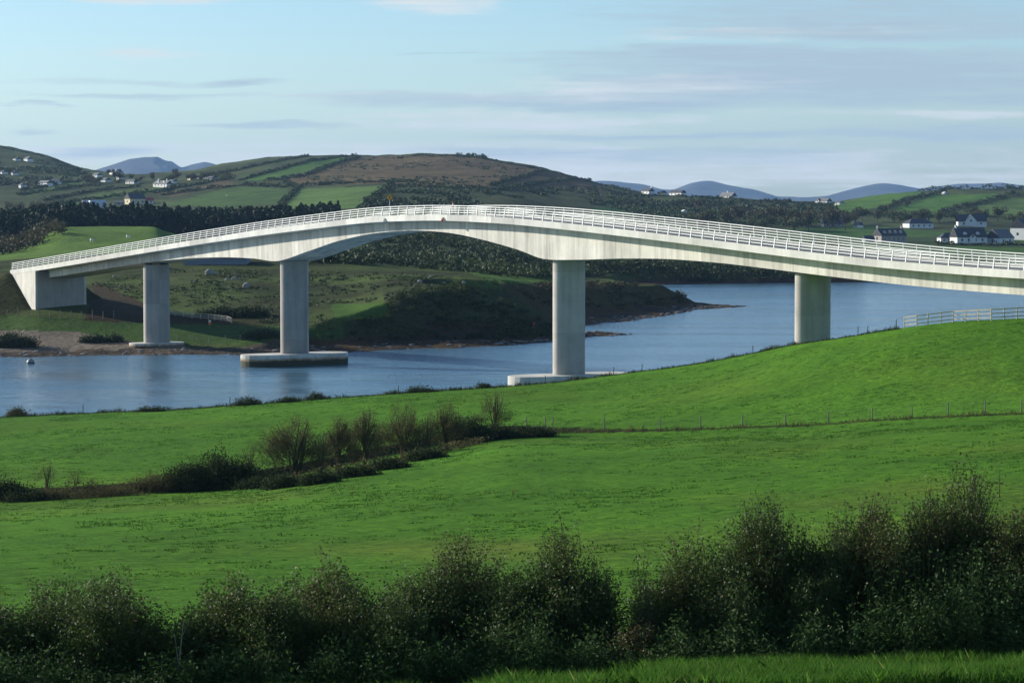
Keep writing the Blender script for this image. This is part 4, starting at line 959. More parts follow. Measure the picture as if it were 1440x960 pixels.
# ------------------------------------------------------------------ far scrub and woods (masses)
def crown_pts(r, n, w_, d_, h_, lumps=5, z0=.25):
    c = r.normal(size=(lumps, 3))*np.array([w_*.20, d_*.20, h_*.13])+np.array([0, 0, h_*(z0+(1-z0)*.5)]); rad = .22+.14*r.random(lumps)
    k = r.integers(0, lumps, n); dvec = unit(r.normal(size=(n, 3))); rr = rad[k]*(r.random(n)**.4)
    P = c[k]+dvec*rr[:, None]*np.array([w_, d_, h_*(1-z0)*1.1]); P[:, 2] = np.clip(P[:, 2], h_*.04, h_); return P
def scatter(name, label, cat, poly, y0, y1, spacing, wr, hr, nq, size, mat, seed, conifer=False, thresh=None):
    r = np.random.default_rng(seed); m = inpoly(PX, PY, poly) & (YG > y0) & (YG < y1) & (ZG > .4)
    if not m.any(): return
    xs, ys = XG[m], YG[m]
    bx0, bx1, by0, by1 = xs.min(), xs.max(), ys.min(), ys.max(); n = int((bx1-bx0)*(by1-by0)/spacing**2)
    X = bx0+(bx1-bx0)*r.random(n); Y = by0+(by1-by0)*r.random(n); z = ground_z(X, Y); px, py = proj(X, Y, z)
    ok = inpoly(px, py, poly) & (z > .3)
    if thresh is not None: ok &= fbm(X/(spacing*4), Y/(spacing*6), seed, 4)+.25*r.random(n) > thresh
    X, Y, z = X[ok], Y[ok], z[ok]; n = len(X); w_ = wr[0]+(wr[1]-wr[0])*r.random(n); h_ = hr[0]+(hr[1]-hr[0])*r.random(n)**1.4
    if conifer:
        t = r.random((n, nq))**.8; a = r.random((n, nq))*6.283; rad = (1-t)**.62*.5*(.4+.6*r.random((n, nq))**.5)
        P = np.stack([rad*np.cos(a)*w_[:, None], rad*np.sin(a)*w_[:, None], (.06+.94*t)*h_[:, None]], -1)
    else:
        L = 4; c = r.normal(size=(n, L, 3))*np.array([.22, .22, .10])+np.array([0, 0, .5]); k = r.integers(0, L, (n, nq)); rd = (.20+.16*r.random((n, L)))
        cc_ = np.take_along_axis(c, k[..., None], 1); rr = np.take_along_axis(rd, k, 1)*r.random((n, nq))**.4
        P = (cc_+unit(r.normal(size=(n, nq, 3)))*rr[..., None]*np.array([1, 1, 1.25]))*np.stack([w_, w_, h_], -1)[:, None, :]; P[..., 2] = np.abs(P[..., 2])
    tn = np.clip(.44+.10*r.normal(size=(n, 1))+.55*fbm(X/(spacing*7), Y/(spacing*14), seed+3, 3)[:, None]+.12*r.normal(size=(n, nq)), 0, 1)
    P = (P+np.stack([X, Y, z-.1], -1)[:, None, :]).reshape(-1, 3); V, Fc = quads_at(P, size, r, .1, .8)
    return tag(np_mesh(name, V, Fc, mat, attrs={'tint': ('FLOAT', np.repeat(tn.reshape(-1), 4))}), label, cat, kind='stuff')
scatter('scrub', 'dark gorse and bramble scrub covering the bluff left of the third pier', 'scrub', [(545, 428), (560, 416), (640, 404), (720, 408), (785, 440), (785, 474), (700, 478), (600, 476), (470, 482), (440, 478), (450, 455), (540, 446)], 495, 600, 1.6, (1.4, 3.2), (.6, 1.5), 26, .42, m_dark_leaf, 1, thresh=-.12)
scatter('scrub', 'red brown bracken scrub on the second headland behind the third pier', 'scrub', [(690, 402), (800, 398), (960, 404), (985, 424), (900, 432), (823, 436), (760, 430)], 580, 760, 2.2, (1.8, 3.5), (.5, 1.3), 22, .5, m_rust_leaf, 2, thresh=.02)
scatter('scrub', 'mixed dark scrub under the arch behind the grassy top', 'scrub', [(240, 376), (240, 358), (420, 340), (440, 320), (860, 330), (880, 384), (780, 394), (640, 384), (540, 372), (440, 378), (400, 362), (300, 366)], 680, 1160, 3.6, (3.0, 8.0), (1.2, 4.0), 40, .8, m_gorse, 3, thresh=.0)
scatter('scrub', 'patches of gorse and rushes dotting the rough far slope', 'scrub', [(130, 400), (240, 378), (560, 384), (700, 392), (700, 410), (540, 424), (470, 428), (470, 460), (380, 456), (240, 440)], 510, 700, 2.2, (.9, 2.6), (.25, .8), 14, .34, m_gorse, 4, thresh=.02)
scatter('woodland', 'low dark woodland along the far side of the bay behind the second headland', 'woodland', [(780, 396), (800, 336), (1000, 345), (1170, 352), (1215, 396), (1160, 397), (915, 400)], 915, 1160, 4.2, (5, 9), (4.5, 8.5), 60, .9, m_tree_leaf, 5, thresh=-.5)
scatter('plantation', 'dark conifer plantation behind the green knoll on the left', 'plantation', [(-60, 345), (-60, 300), (470, 300), (480, 345)], 1050, 1190, 3.9, (4.6, 7.2), (7.5, 12.5), 120, 1.15, m_conifer, 6, conifer=True)
scatter('scrub', 'brownish willow scrub left of the green knoll', 'scrub', [(-80, 362), (-80, 318), (60, 318), (95, 326), (60, 342), (20, 358)], 760, 1000, 3.6, (4, 7), (3, 5.5), 40, .8, m_rust_leaf, 8, thresh=-.3)
scatter('scrub', 'dark gorse covering the ridge behind the bridge crown', 'scrub', [(640, 262), (700, 268), (860, 262), (900, 272), (900, 290), (840, 286), (800, 272), (700, 285), (660, 292), (560, 292), (500, 294), (530, 282), (548, 262), (600, 258)], 1300, 3000, 8, (5, 12), (1.2, 2.6), 20, 1.5, m_gorse, 9, thresh=.22)
scatter('scrub', 'small gorse clumps dotting the brown heath of the main hill', 'scrub', [(400, 253), (480, 230), (510, 221), (590, 217), (650, 218), (700, 226), (765, 238), (740, 252), (690, 263), (640, 262), (560, 258), (480, 260), (430, 260)], 1300, 3000, 14, (3, 9), (.5, 1.5), 16, 1.1, m_gorse, 19, thresh=.20)
scatter('scrub', 'dark hedged scrubland on the low ridge right of the main hill', 'scrub', [(870, 272), (960, 278), (1100, 284), (1170, 288), (1170, 318), (1000, 318), (900, 305), (860, 292)], 1250, 2350, 8, (6, 11), (1.5, 3.5), 24, 1.5, m_gorse, 10, thresh=.12)
scatter('scrub', 'dark scrub on the lower flank of the left hill', 'scrub', [(-60, 215), (60, 228), (120, 240), (112, 252), (20, 266), (-60, 272)], 1500, 2900, 10, (7, 14), (1.8, 4), 24, 1.7, m_gorse, 11, thresh=.08)

# hedgerows between the far fields
HR = [([(337, 254), (433, 228), (500, 219)], 'hedgerow along the upper edge of the long sloping green strip'),
      ([(300, 247), (393, 227), (433, 220)], 'hedgerow on the skyline left of the sloping green strip'),
      ([(373, 255), (430, 247), (480, 228), (505, 221)], 'hedgerow dividing the green strip from the brown heath'),
      ([(400, 256), (420, 265), (402, 282), (395, 290)], 'hedgerow running down between two pale green fields'),
      ([(418, 263), (480, 258), (560, 256), (640, 261), (700, 268)], 'long hedgerow under the brown heath of the main hill'),
      ([(552, 260), (535, 274), (510, 292)], 'thick hedgerow right of the brightest green field'),
      ([(228, 275), (285, 267), (340, 261), (405, 264)], 'hedgerow above the wide green field of the left slope'),
      ([(215, 272), (300, 256), (330, 252)], 'hedgerow along the top of the brown ploughed field'),
      ([(25, 275), (80, 268), (118, 262), (140, 262)], 'hedgerow below the long thin green strip at the left'),
      ([(30, 268), (115, 253)], 'hedgerow above the long thin green strip at the left'),
      ([(65, 290), (150, 278), (235, 268), (250, 262)], 'hedgerow crossing behind the cream gabled house'),
      ([(60, 283), (130, 270), (200, 262)], 'hedgerow through the small fields right of the left hill'),
      ([(690, 262), (740, 249), (765, 240)], 'upper hedgerow bank on the right shoulder of the main hill'),
      ([(700, 268), (770, 256), (830, 252)], 'lower hedgerow bank on the right shoulder of the main hill'),
      ([(1235, 300), (1262, 288), (1300, 276), (1330, 271)], 'hedgerow between the two bright fields of the right hill'),
      ([(1320, 303), (1345, 294), (1380, 286), (1415, 277), (1450, 274)], 'hedgerow down the middle of the right hill'),
      ([(1290, 268), (1340, 266), (1400, 266), (1470, 264)], 'dark hedgerow along the top of the right hill'),
      ([(1165, 303), (1240, 303), (1330, 306), (1460, 306)], 'hedgerow along the foot of the right hill'),
      ([(1318, 344), (1350, 345), (1400, 346), (1460, 344)], 'garden hedge in front of the dormer house'),
      ([(830, 288), (900, 287), (960, 296), (1000, 297)], 'hedgerow above the dark green strip near the bridge rail'),
      ([(642, 221.5), (660, 220.5), (684, 223)], 'short dark shrub clump standing on the main hilltop'),
      ([(560, 222), (590, 217.5), (660, 219.5), (700, 226)], 'low scrub line on the main hilltop'),
      ([(700, 227), (760, 237), (820, 252), (880, 268)], 'low scrub line down the right skyline of the main hill'),
      ([(0, 206), (60, 218), (110, 237)], 'low scrub line on the skyline of the left hill'),
      ([(860, 273), (960, 277), (1060, 283), (1160, 287)], 'hedgerow along the low skyline right of the main hill')]
for i, (pts, lab) in enumerate(HR):
    y0 = 1250; top = i in (21, 22, 23)
    P_ = []
    for (a, b), (c_, d_) in zip(pts[:-1], pts[1:]):
        for k in range(4): P_.append((a+(c_-a)*k/4, b+(d_-b)*k/4))
    P_.append(pts[-1])
    hh_ = 1.2 if top else ((1.6 if i == 18 else 2.0) if i not in (5, 14, 15, 16, 20) else 3.2)
    strip_leaves('hedgerow', lab, 'hedge', [(a, b+(1.2 if top else 0)) for a, b in P_], y0, 3100, 9 if not top else 6, hh_, 1.8 if not top else 3, 1.15, m_gorse, group='hedgerows between the far fields', seed=20+i)

strip_leaves('shore_grass', 'low uneven fringe of rough grass and weeds along the water edge of the meadow', 'grass', [(a_, float(cr(a_))+.6) for a_ in range(-60, 1270, 60)], 280, 352, 60, .42, .8, .06, m_dark_leaf, 'stuff', seed=7, blade=True)
# individual far trees
def tree_proto(seed, w_, h_, nq, size, mat, z0=.22):
    r = np.random.default_rng(seed); e = empty('broadleaf_tree'); a = MB(); a.tube((0, 0, -.4), (.1, 0, h_*.35), .28, .2, 8); a.tube((.1, 0, h_*.34), (-.4, .2, h_*.62), .19, .08, 6)
    a.tube((.1, 0, h_*.34), (w_*.2, -.2, h_*.6), .16, .07, 6); a.tube((.1, 0, h_*.34), (-w_*.2, .2, h_*.58), .15, .06, 6)
    a.build('trunk', m_bark, e)
    P = crown_pts(r, nq, w_, w_, h_, 7, z0); V, Fc = quads_at(P, size, r, .1, .8)
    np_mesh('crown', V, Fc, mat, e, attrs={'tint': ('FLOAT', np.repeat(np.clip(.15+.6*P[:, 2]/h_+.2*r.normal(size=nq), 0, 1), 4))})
    return e
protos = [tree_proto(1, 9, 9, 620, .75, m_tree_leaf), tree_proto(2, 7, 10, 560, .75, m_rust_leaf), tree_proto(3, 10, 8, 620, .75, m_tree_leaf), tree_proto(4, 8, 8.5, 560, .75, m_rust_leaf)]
used = [False]*4
def put_tree(px, py, hpx, y0, label, group, r):
    p = hit(px, py, y0, 3200); k = int(r.integers(0, 4)); src = protos[k]
    if not used[k]: t = src; used[k] = True
    else:
        t = src.copy(); COL.objects.link(t)
        for ch in src.children: c = ch.copy(); COL.objects.link(c); c.parent = t
    sc_ = hpx*p[1]/F/9.0; t.location = p; t.scale = (sc_*(.9+.3*r.random()), sc_, sc_*(.9+.2*r.random())); t.rotation_euler = (0, 0, r.random()*6.28)
    tag(t, label, 'tree', group)
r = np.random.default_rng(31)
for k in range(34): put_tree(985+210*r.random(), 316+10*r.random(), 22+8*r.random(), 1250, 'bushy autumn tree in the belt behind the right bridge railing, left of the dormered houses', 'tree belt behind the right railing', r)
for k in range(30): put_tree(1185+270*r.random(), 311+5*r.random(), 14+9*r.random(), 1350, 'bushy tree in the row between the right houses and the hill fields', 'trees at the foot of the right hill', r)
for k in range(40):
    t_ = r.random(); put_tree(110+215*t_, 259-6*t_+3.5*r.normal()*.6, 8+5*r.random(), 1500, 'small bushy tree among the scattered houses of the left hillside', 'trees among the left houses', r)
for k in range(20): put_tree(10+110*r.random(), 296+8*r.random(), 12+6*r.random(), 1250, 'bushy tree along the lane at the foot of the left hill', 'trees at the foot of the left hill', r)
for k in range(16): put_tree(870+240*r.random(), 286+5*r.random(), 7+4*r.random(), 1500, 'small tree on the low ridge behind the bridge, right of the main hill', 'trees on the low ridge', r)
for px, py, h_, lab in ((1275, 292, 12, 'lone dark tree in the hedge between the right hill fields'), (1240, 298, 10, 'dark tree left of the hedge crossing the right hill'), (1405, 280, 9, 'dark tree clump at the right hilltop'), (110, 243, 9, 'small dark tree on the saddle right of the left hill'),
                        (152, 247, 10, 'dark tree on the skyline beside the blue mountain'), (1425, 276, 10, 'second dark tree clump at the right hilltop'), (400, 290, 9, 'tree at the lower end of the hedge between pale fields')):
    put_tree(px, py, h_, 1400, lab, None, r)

# ------------------------------------------------------------------ houses
m_wh = plain('white_render', (0.72, 0.72, 0.68), .85, .08, .5); m_cream = plain('cream_render', (0.62, 0.54, 0.34), .85, .1, .5)
m_gst = plain('grey_stone', (0.34, 0.32, 0.29), .9, .3, 1.2); m_slate = plain('dark_slate', (0.050, 0.055, 0.065), .6, .2, 1.0); m_slg = plain('grey_slate', (0.14, 0.145, 0.15), .7, .2, 1.0)
m_pale_roof = plain('pale_metal_roof', (0.50, 0.55, 0.58), .5, .15, 1.0)
m_glass = plain('window_glass', (0.03, 0.035, 0.04), .15, .1, 1.0, spec=.6); m_redr = plain('red_roof', (0.35, 0.06, 0.04), .7, .2, 1.0); m_shed = plain('blue_grey_cladding', (0.17, 0.20, 0.24), .6, .1, 1.0)
def gable_body(mb, w_, d_, hw, hr, hip):
    x, y = w_/2, d_/2
    if hip: mb.box(-x, x, -y, y, -1, hw); return
    mb.add([(-x, -y, -1), (x, -y, -1), (x, y, -1), (-x, y, -1), (-x, -y, hw), (x, -y, hw), (x, y, hw), (-x, y, hw), (-x, 0, hw+hr), (x, 0, hw+hr)],
           [(3, 2, 1, 0), (0, 1, 5, 4), (2, 3, 7, 6), (1, 2, 6, 9, 5), (3, 0, 4, 8, 7), (4, 5, 9, 8), (6, 7, 8, 9)])
def gable_roof(mb, w_, d_, hw, hr, hip, o=.35, t=.22):
    x, y = w_/2+o*.5, d_/2+o; sl = hr/(d_/2); ze = hw-o*sl; xi = x-(d_/2)*.9 if hip else x; zr = hw+hr+.04
    if not hip: ze += .04
    mb.add([(-x, -y, ze), (x, -y, ze), (x, y, ze), (-x, y, ze), (-xi, 0, zr), (xi, 0, zr), (-x, -y, ze+t), (x, -y, ze+t), (x, y, ze+t), (-x, y, ze+t), (-xi, 0, zr+t), (xi, 0, zr+t)],
           [(6, 7, 11, 10), (8, 9, 10, 11), (7, 8, 11), (9, 6, 10), (0, 1, 7, 6), (1, 2, 8, 7), (2, 3, 9, 8), (3, 0, 6, 9), (1, 0, 4, 5), (3, 2, 5, 4), (2, 1, 5), (0, 3, 4)])
def house(label, px, py, y0, wpx, hw_px, hr_px, yaw=0, wall=m_wh, roof=m_slate, d_=7.5, chim=(), win=3, dorm=0, hip=False, name='house', cat='house', storeys=1, cross=None, gwin=False, y1=3200):
    if -50 < yaw < -15: yaw -= 22; wpx *= 1.35; d_ = min(d_, 5.5)
    p = hit(px, py, y0, y1); sc_ = p[1]/F; w_ = wpx*sc_; hw = hw_px*sc_; hr = hr_px*sc_
    e = tag(empty(name, p, R(yaw)), label, cat)
    a = MB(); gable_body(a, w_, d_, hw, hr, hip); a.build('wall', wall, e)
    a = MB(); gable_roof(a, w_, d_, hw, hr, hip); rf = a.build('roof', roof, e)
    for cx in chim:
        a = MB(); a.box(cx*w_/2-.45, cx*w_/2+.45, -.4, .4, hw+hr-.5, hw+hr+1.5); a.build('chimney', wall if wall is not m_cream else m_gst, rf)
    for k in range(win):
        cx = (-.5+(k+.5)/win)*w_*.9
        for s_ in range(storeys):
            z_ = hw*(.32 if storeys == 1 else (.12+.48*s_)); a = MB(); a.box(-.5, .5, -.05, .0, z_, z_+min(1.2, hw*.42))
            if win == 3 and k == 1 and s_ == 0: a = MB(); a.box(-.5, .5, -.05, 0, .05, min(2.1, hw*.8)); a.build('door', m_dark, e, loc=(cx, -d_/2-.003, 0)); continue
            a.build('window', m_glass, e, loc=(cx, -d_/2-.003, 0))
    if gwin:
        a = MB(); a.box(-.05, 0, -.6, .6, hw*.35, hw*.35+1.4); a.build('window', m_glass, e, loc=(-w_/2-.003, 0, 0))
        a = MB(); a.box(-.05, 0, -.6, .6, hw*1.02, hw*1.02+1.2); a.build('window', m_glass, e, loc=(-w_/2-.003, 0, 0))
    for k in range(dorm):
        cx = (-.5+(k+.5)/dorm)*w_*.85; yd = -d_/2+.9; zd = hw+.35
        dr = MB(); dr.add([(-1, yd, zd-.3), (1, yd, zd-.3), (1, yd, zd+1.3), (0, yd, zd+2.1), (-1, yd, zd+1.3), (-1, yd+2.4, zd-.3), (1, yd+2.4, zd-.3), (1, yd+2.4, zd+1.3), (0, yd+2.4, zd+2.1), (-1, yd+2.4, zd+1.3)],
                          [(0, 1, 2, 3, 4), (9, 8, 7, 6, 5), (0, 4, 9, 5), (1, 6, 7, 2), (4, 3, 8, 9), (3, 2, 7, 8), (0, 5, 6, 1)])
        o_ = dr.build('dormer', wall, rf, loc=(cx, 0, 0)); 
    if cross:
        cx, cw, ch = cross; cx *= w_/2; cw *= sc_; ch *= sc_; yf = -d_/2-.6
        a = MB(); a.add([(-cw/2, yf, -1), (cw/2, yf, -1), (cw/2, yf, hw), (0, yf, hw+ch), (-cw/2, yf, hw), (-cw/2, -.2, -1), (cw/2, -.2, -1), (cw/2, -.2, hw), (0, -.2, hw+ch), (-cw/2, -.2, hw)],
                        [(0, 1, 2, 3, 4), (9, 8, 7, 6, 5), (0, 4, 9, 5), (1, 6, 7, 2), (4, 3, 8, 9), (3, 2, 7, 8)]); a.build('porch_gable', wall, e, loc=(cx, 0, 0))
        a = MB(); a.add([(-cw/2-.3, yf-.2, hw-.1), (0, yf-.2, hw+ch+.15), (cw/2+.3, yf-.2, hw-.1), (-cw/2-.3, -.1, hw-.1), (0, -.1, hw+ch+.15), (cw/2+.3, -.1, hw-.1),
                         (-cw/2-.3, yf-.2, hw+.1), (0, yf-.2, hw+ch+.35), (cw/2+.3, yf-.2, hw+.1), (-cw/2-.3, -.1, hw+.1), (0, -.1, hw+ch+.35), (cw/2+.3, -.1, hw+.1)],
                        [(6, 7, 10, 9), (7, 8, 11, 10), (1, 0, 3, 4), (2, 1, 4, 5), (0, 1, 7, 6), (1, 2, 8, 7), (3, 9, 10, 4), (4, 10, 11, 5), (0, 6, 9, 3), (2, 5, 11, 8)]); a.build('porch_roof', roof, e, loc=(cx, 0, 0))
        a = MB(); a.box(-.55, .55, -.05, 0, hw*.9, hw*.9+1.2); a.build('window', m_glass, e, loc=(cx, yf-.003, 0))
    return e
Hh = house
Hh('stone gabled house with slate roof, four dormers and two chimneys above the bridge railing', 1251, 341, 1250, 42, 10, 9, 26, m_gst, m_slate, 8, (-.95, .95), 5, 4, gwin=True)
Hh('small stone annex at the left gable of the four dormer house', 1221, 341, 1250, 14, 5, 4, 12, m_gst, m_slate, 5, (), 1, name='annex', cat='outbuilding')
Hh('long low white house with dark hipped roof in front of the trees', 1291, 321, 1350, 38, 7, 6, 20, m_wh, m_slate, 9, (), 4, hip=True)
Hh('white house with a big front gable half hidden behind the dormer house', 1366, 318, 1350, 40, 7, 9, 0, m_wh, m_slate, 8, (), 3, cross=(-.1, 16, 9))
Hh('large white house with slate roof, two dormers and a tall left chimney', 1362, 342, 1250, 46, 9, 12, 16, m_wh, m_slate, 8.5, (-.85,), 4, 2, cross=(.0, 9, 4))
Hh('low hipped wing at the left of the two dormer house', 1332, 341, 1250, 24, 7, 6, 8, m_wh, m_slate, 7, (), 3, hip=True, name='house_wing', cat='outbuilding')
Hh('white house with pale grey roof right of the two dormer house', 1406, 343, 1250, 30, 9, 11, 38, m_wh, m_slg, 9, (), 2, gwin=True)
Hh('tall narrow white gabled house at the right edge', 1439, 337, 1250, 32, 17, 12, 50, m_wh, m_slate, 9, (), 2, storeys=2, gwin=True)
Hh('dark slate roofed stone house with two chimneys among the belt trees', 1170, 319, 1250, 28, 5, 9, 8, m_gst, m_slate, 8, (-.95, .95), 3)
Hh('tiny white gabled shed below the dark tree clump', 1207, 320, 1250, 8, 4, 4, -35, m_wh, m_slg, 4, (), 1, name='shed', cat='shed')
Hh('twin gabled white house on the skyline left of the right hill', 1158, 289, 1400, 18, 6, 4, -30, m_wh, m_slg, 9, (), 3, cross=(-.5, 6, 3))
Hh('small white bungalow low on the skyline beside the twin gabled house', 1180, 287.5, 1400, 8, 2.5, 1.5, -30, m_wh, m_slg, 6, (), 1)
Hh('white house with dark roof, leftmost of the four on the low ridge', 911, 273, 1400, 16, 4, 4, -40, m_wh, m_slate, 7, (.9,), 2)
Hh('pale yellow cottage, second from the left on the low ridge', 931, 275, 1400, 9, 4, 2.5, -45, m_cream, m_slate, 6, (), 1)
Hh('long cream bungalow with a brown roof, third on the low ridge', 953, 275, 1400, 21, 4, 3.5, -35, m_wh, m_slate, 7, (), 3)
Hh('wide white house with chimney, rightmost of the four on the low ridge', 1024, 280, 1400, 21, 4.5, 4.5, -35, m_wh, m_slg, 8, (-.1,), 4)
Hh('tiny white hut in the dark fields behind the right railing', 962, 299, 1300, 4, 2, 1.5, -40, m_wh, m_wh, 3, (), 1, name='hut', cat='hut')
Hh('tiny white hut at the top of the bright field on the right hill', 1328, 274, 1400, 4, 2, 1.5, -40, m_wh, m_wh, 3, (), 1, name='hut', cat='hut')
# left cluster
Hh('white bungalow with pale glazed roof bays above the conifers', 132, 293, 1250, 33, 5, 6, 30, m_wh, m_pale_roof, 8, (), 3, cross=(-.55, 6, 5), y1=2600)
Hh('tall cream gabled house with dark slate roof above the conifers', 190, 288, 1250, 24, 8.5, 6.5, 32, m_cream, m_slate, 9, (), 3, gwin=True)
Hh('small white cottage with a red roof right of the cream house', 209, 286, 1250, 13, 4, 4, 10, m_wh, m_redr, 6, (), 2)
Hh('low grey barn between the glazed bungalow and the cream house', 168, 288, 1250, 14, 3, 2, 5, m_gst, m_slg, 6, (), 1, name='barn', cat='barn')
Hh('long white house with dormers below the skyline trees', 229, 263, 1400, 26, 4.5, 4, -28, m_wh, m_slg, 7, (-.6, .6), 4, 2)
Hh('long white farmhouse at the right foot of the left hill', 64, 262, 1400, 20, 4.5, 3, -32, m_wh, m_slg, 7, (), 3)
Hh('white cottage touching the long farmhouse of the left hill', 79, 259, 1400, 12, 4, 3, -10, m_wh, m_slg, 6, (), 2)
Hh('small white gabled shed left of the long farmhouse', 32, 264, 1400, 6, 4, 2, -40, m_wh, m_slg, 5, (), 1, name='shed', cat='shed')
Hh('white cottage in the dark middle of the left hill', 21, 246, 1400, 5, 3, 2, -40, m_wh, m_slg, 6, (), 1)
Hh('white cottage at the left edge of the left hill', 6, 245, 1400, 5, 3, 2, -40, m_wh, m_slg, 6, (), 1)
Hh('white house high on the left hill below the summit', 40, 227, 1600, 12, 3.5, 2.5, -40, m_wh, m_slg, 7, (), 2)
Hh('faint white cottage high on the left hill, left of the summit house', 24, 226, 1600, 8, 2, 1.5, -40, m_wh, m_slg, 6, (), 1)
Hh('white house with a large gable on the skyline beside the blue mountain', 163, 246, 1400, 14, 3.5, 4, 30, m_wh, m_slg, 9, (), 2, cross=(-.2, 7, 4))
Hh('white cottage on the saddle left of the large skyline gable', 137, 249, 1400, 10, 3, 2.5, -30, m_wh, m_slg, 6, (), 2)
Hh('small white cottage below the saddle cottage', 149, 256, 1400, 9, 3, 2.5, -30, m_wh, m_slg, 6, (), 2)
Hh('white two storey house below the large skyline gable', 170, 255, 1400, 7, 5, 2.5, -40, m_wh, m_slg, 6, (), 1, storeys=2)
Hh('long low white house right of the two storey one', 186, 258, 1400, 15, 3, 2, -25, m_wh, m_slg, 6, (), 3)
Hh('small white cottage right of the long dormered house', 243, 258, 1400, 7, 3, 2, -20, m_wh, m_slg, 6, (), 1)
Hh('pale gabled cottage left end of the row above the ploughed field', 269, 253, 1400, 8, 4, 3, 30, m_cream, m_slate, 6, (), 1, gwin=True)
Hh('pale stone barn right of the gabled cottage above the ploughed field', 287, 251, 1400, 14, 3.5, 1.5, -20, m_wh, m_slg, 7, (), 2, name='barn', cat='barn')
Hh('stone coloured barn at the right end of the row above the ploughed field', 298, 254, 1400, 8, 4, 1.5, -20, m_gst, m_slg, 7, (), 1, name='barn', cat='barn')
Hh('tiny pale shed among the trees left of the conifers', 29, 300, 1250, 5, 3, 1.5, -40, m_wh, m_slg, 4, (), 1, name='shed', cat='shed')
Hh('long blue grey farm shed glimpsed under the bridge between the first two piers', 306, 370.5, 600, 88, 8, 4, 0, m_shed, m_slg, 12, (), 0, name='farm_shed', cat='shed', y1=900)
for px, py, lab in ((129, 340, 'white sheep grazing on the green knoll, left one'), (180, 335, 'white sheep grazing on the green knoll, right one'), (319, 276, 'white sheep in the wide green field of the left slope')):
    p = hit(px, py, 760, 2600); k = p[1]/F*2.0/1.1; e = tag(empty('sheep', p, .4), lab, 'sheep')
    import bmesh
    def ball(name, c, s_, mt, par):
        bm = bmesh.new(); bmesh.ops.create_icosphere(bm, subdivisions=2, radius=1); V = np.array([v.co[:] for v in bm.verts]); Fc = np.array([[v.index for v in f.verts] for f in bm.faces]); bm.free()
        return np_mesh(name, V*np.array(s_)+np.array(c), Fc, mt, par, smooth=True)
    import bmesh
    bm = bmesh.new(); vs = {}
    pts = [(-.5, 0, .62), (-.1, 0, .68), (.35, 0, .66), (.58, 0, .62), (.74, 0, .46), (.86, 0, .34), (-.42, .14, .3), (-.42, .14, 0), (-.42, -.14, .3), (-.42, -.14, 0), (.36, .14, .3), (.36, .14, 0), (.36, -.14, .3), (.36, -.14, 0)]
    ed = [(0, 1), (1, 2), (2, 3), (3, 4), (4, 5), (0, 6), (6, 7), (0, 8), (8, 9), (2, 10), (10, 11), (2, 12), (12, 13)]
    rd = [.26, .32, .28, .17, .11, .07, .07, .05, .07, .05, .07, .05, .07, .05]
    me = bpy.data.meshes.new('body'); me.from_pydata(pts, ed, []); o = bpy.data.objects.new('body', me); COL.objects.link(o); o.parent = e; me.materials.append(m_whitep)
    sk = o.modifiers.new('skin', 'SKIN'); su = o.modifiers.new('sub', 'SUBSURF'); su.levels = su.render_levels = 1
    for i_, r_ in enumerate(rd): me.skin_vertices[0].data[i_].radius = (r_, r_) if me.skin_vertices else (r_, r_)
    me.skin_vertices[0].data[1].use_root = True
#>>OBJ

# ------------------------------------------------------------------ haze
hz = MB(); hz.box(-9000, 9000, -300, 17800, -4.2, 420)
hm = bpy.data.materials.new('haze'); hm.use_nodes = True; nt = hm.node_tree; nt.nodes.clear()
o_ = nt.nodes.new('ShaderNodeOutputMaterial'); v = nt.nodes.new('ShaderNodeVolumePrincipled')
v.inputs['Color'].default_value = (0.36, 0.60, 1.0, 1); v.inputs['Density'].default_value = 3.2e-5; v.inputs['Anisotropy'].default_value = 0.2
nt.links.new(v.outputs[0], o_.inputs['Volume'])
HAZE = True
if HAZE: tag(hz.build('haze', hm), kind='stuff')

# ------------------------------------------------------------------ light, sky, camera
SUN_EL = 19.0; SUN_AZ = math.atan2(-0.90, 0.43)       # azimuth clockwise from +Y (negative: to the left)
sd = Vector((math.sin(SUN_AZ)*math.cos(R(SUN_EL)), math.cos(SUN_AZ)*math.cos(R(SUN_EL)), math.sin(R(SUN_EL))))
l = bpy.data.lights.new('sun', 'SUN'); l.energy = 5.0; l.angle = R(0.5); l.color = (1.0, 0.93, 0.82)
lo = bpy.data.objects.new('sun', l); COL.objects.link(lo); lo.rotation_euler = sd.to_track_quat('Z', 'Y').to_euler()
W = bpy.data.worlds.new('World'); SC.world = W; W.use_nodes = True
nt = W.node_tree; nt.nodes.clear()
out = nt.nodes.new('ShaderNodeOutputWorld'); bg = nt.nodes.new('ShaderNodeBackground'); nt.links.new(bg.outputs[0], out.inputs[0])
sky = nt.nodes.new('ShaderNodeTexSky'); sky.sky_type = 'NISHITA'; sky.sun_disc = False
sky.sun_elevation = R(SUN_EL); sky.sun_rotation = SUN_AZ; sky.air_density = 1.0; sky.dust_density = 0.6; sky.ozone_density = 1.6
d = N(nt, 'ShaderNodeTexCoord').outputs['Generated']
sx = nt.nodes.new('ShaderNodeSeparateXYZ'); nt.links.new(d, sx.inputs[0])
tint = ramp(nt, sx.outputs[2], [(0.0, (0.68, 0.88, 1.12)), (0.035, (0.62, 0.80, 1.04)), (0.075, (0.56, 0.74, 0.98)), (0.5, (0.52, 0.60, 0.72))])
skyc = mix(nt, 1, mix(nt, 1, sky.outputs[0], tint, 'MULTIPLY'), (2.0, 2.0, 2.0), 'MULTIPLY')
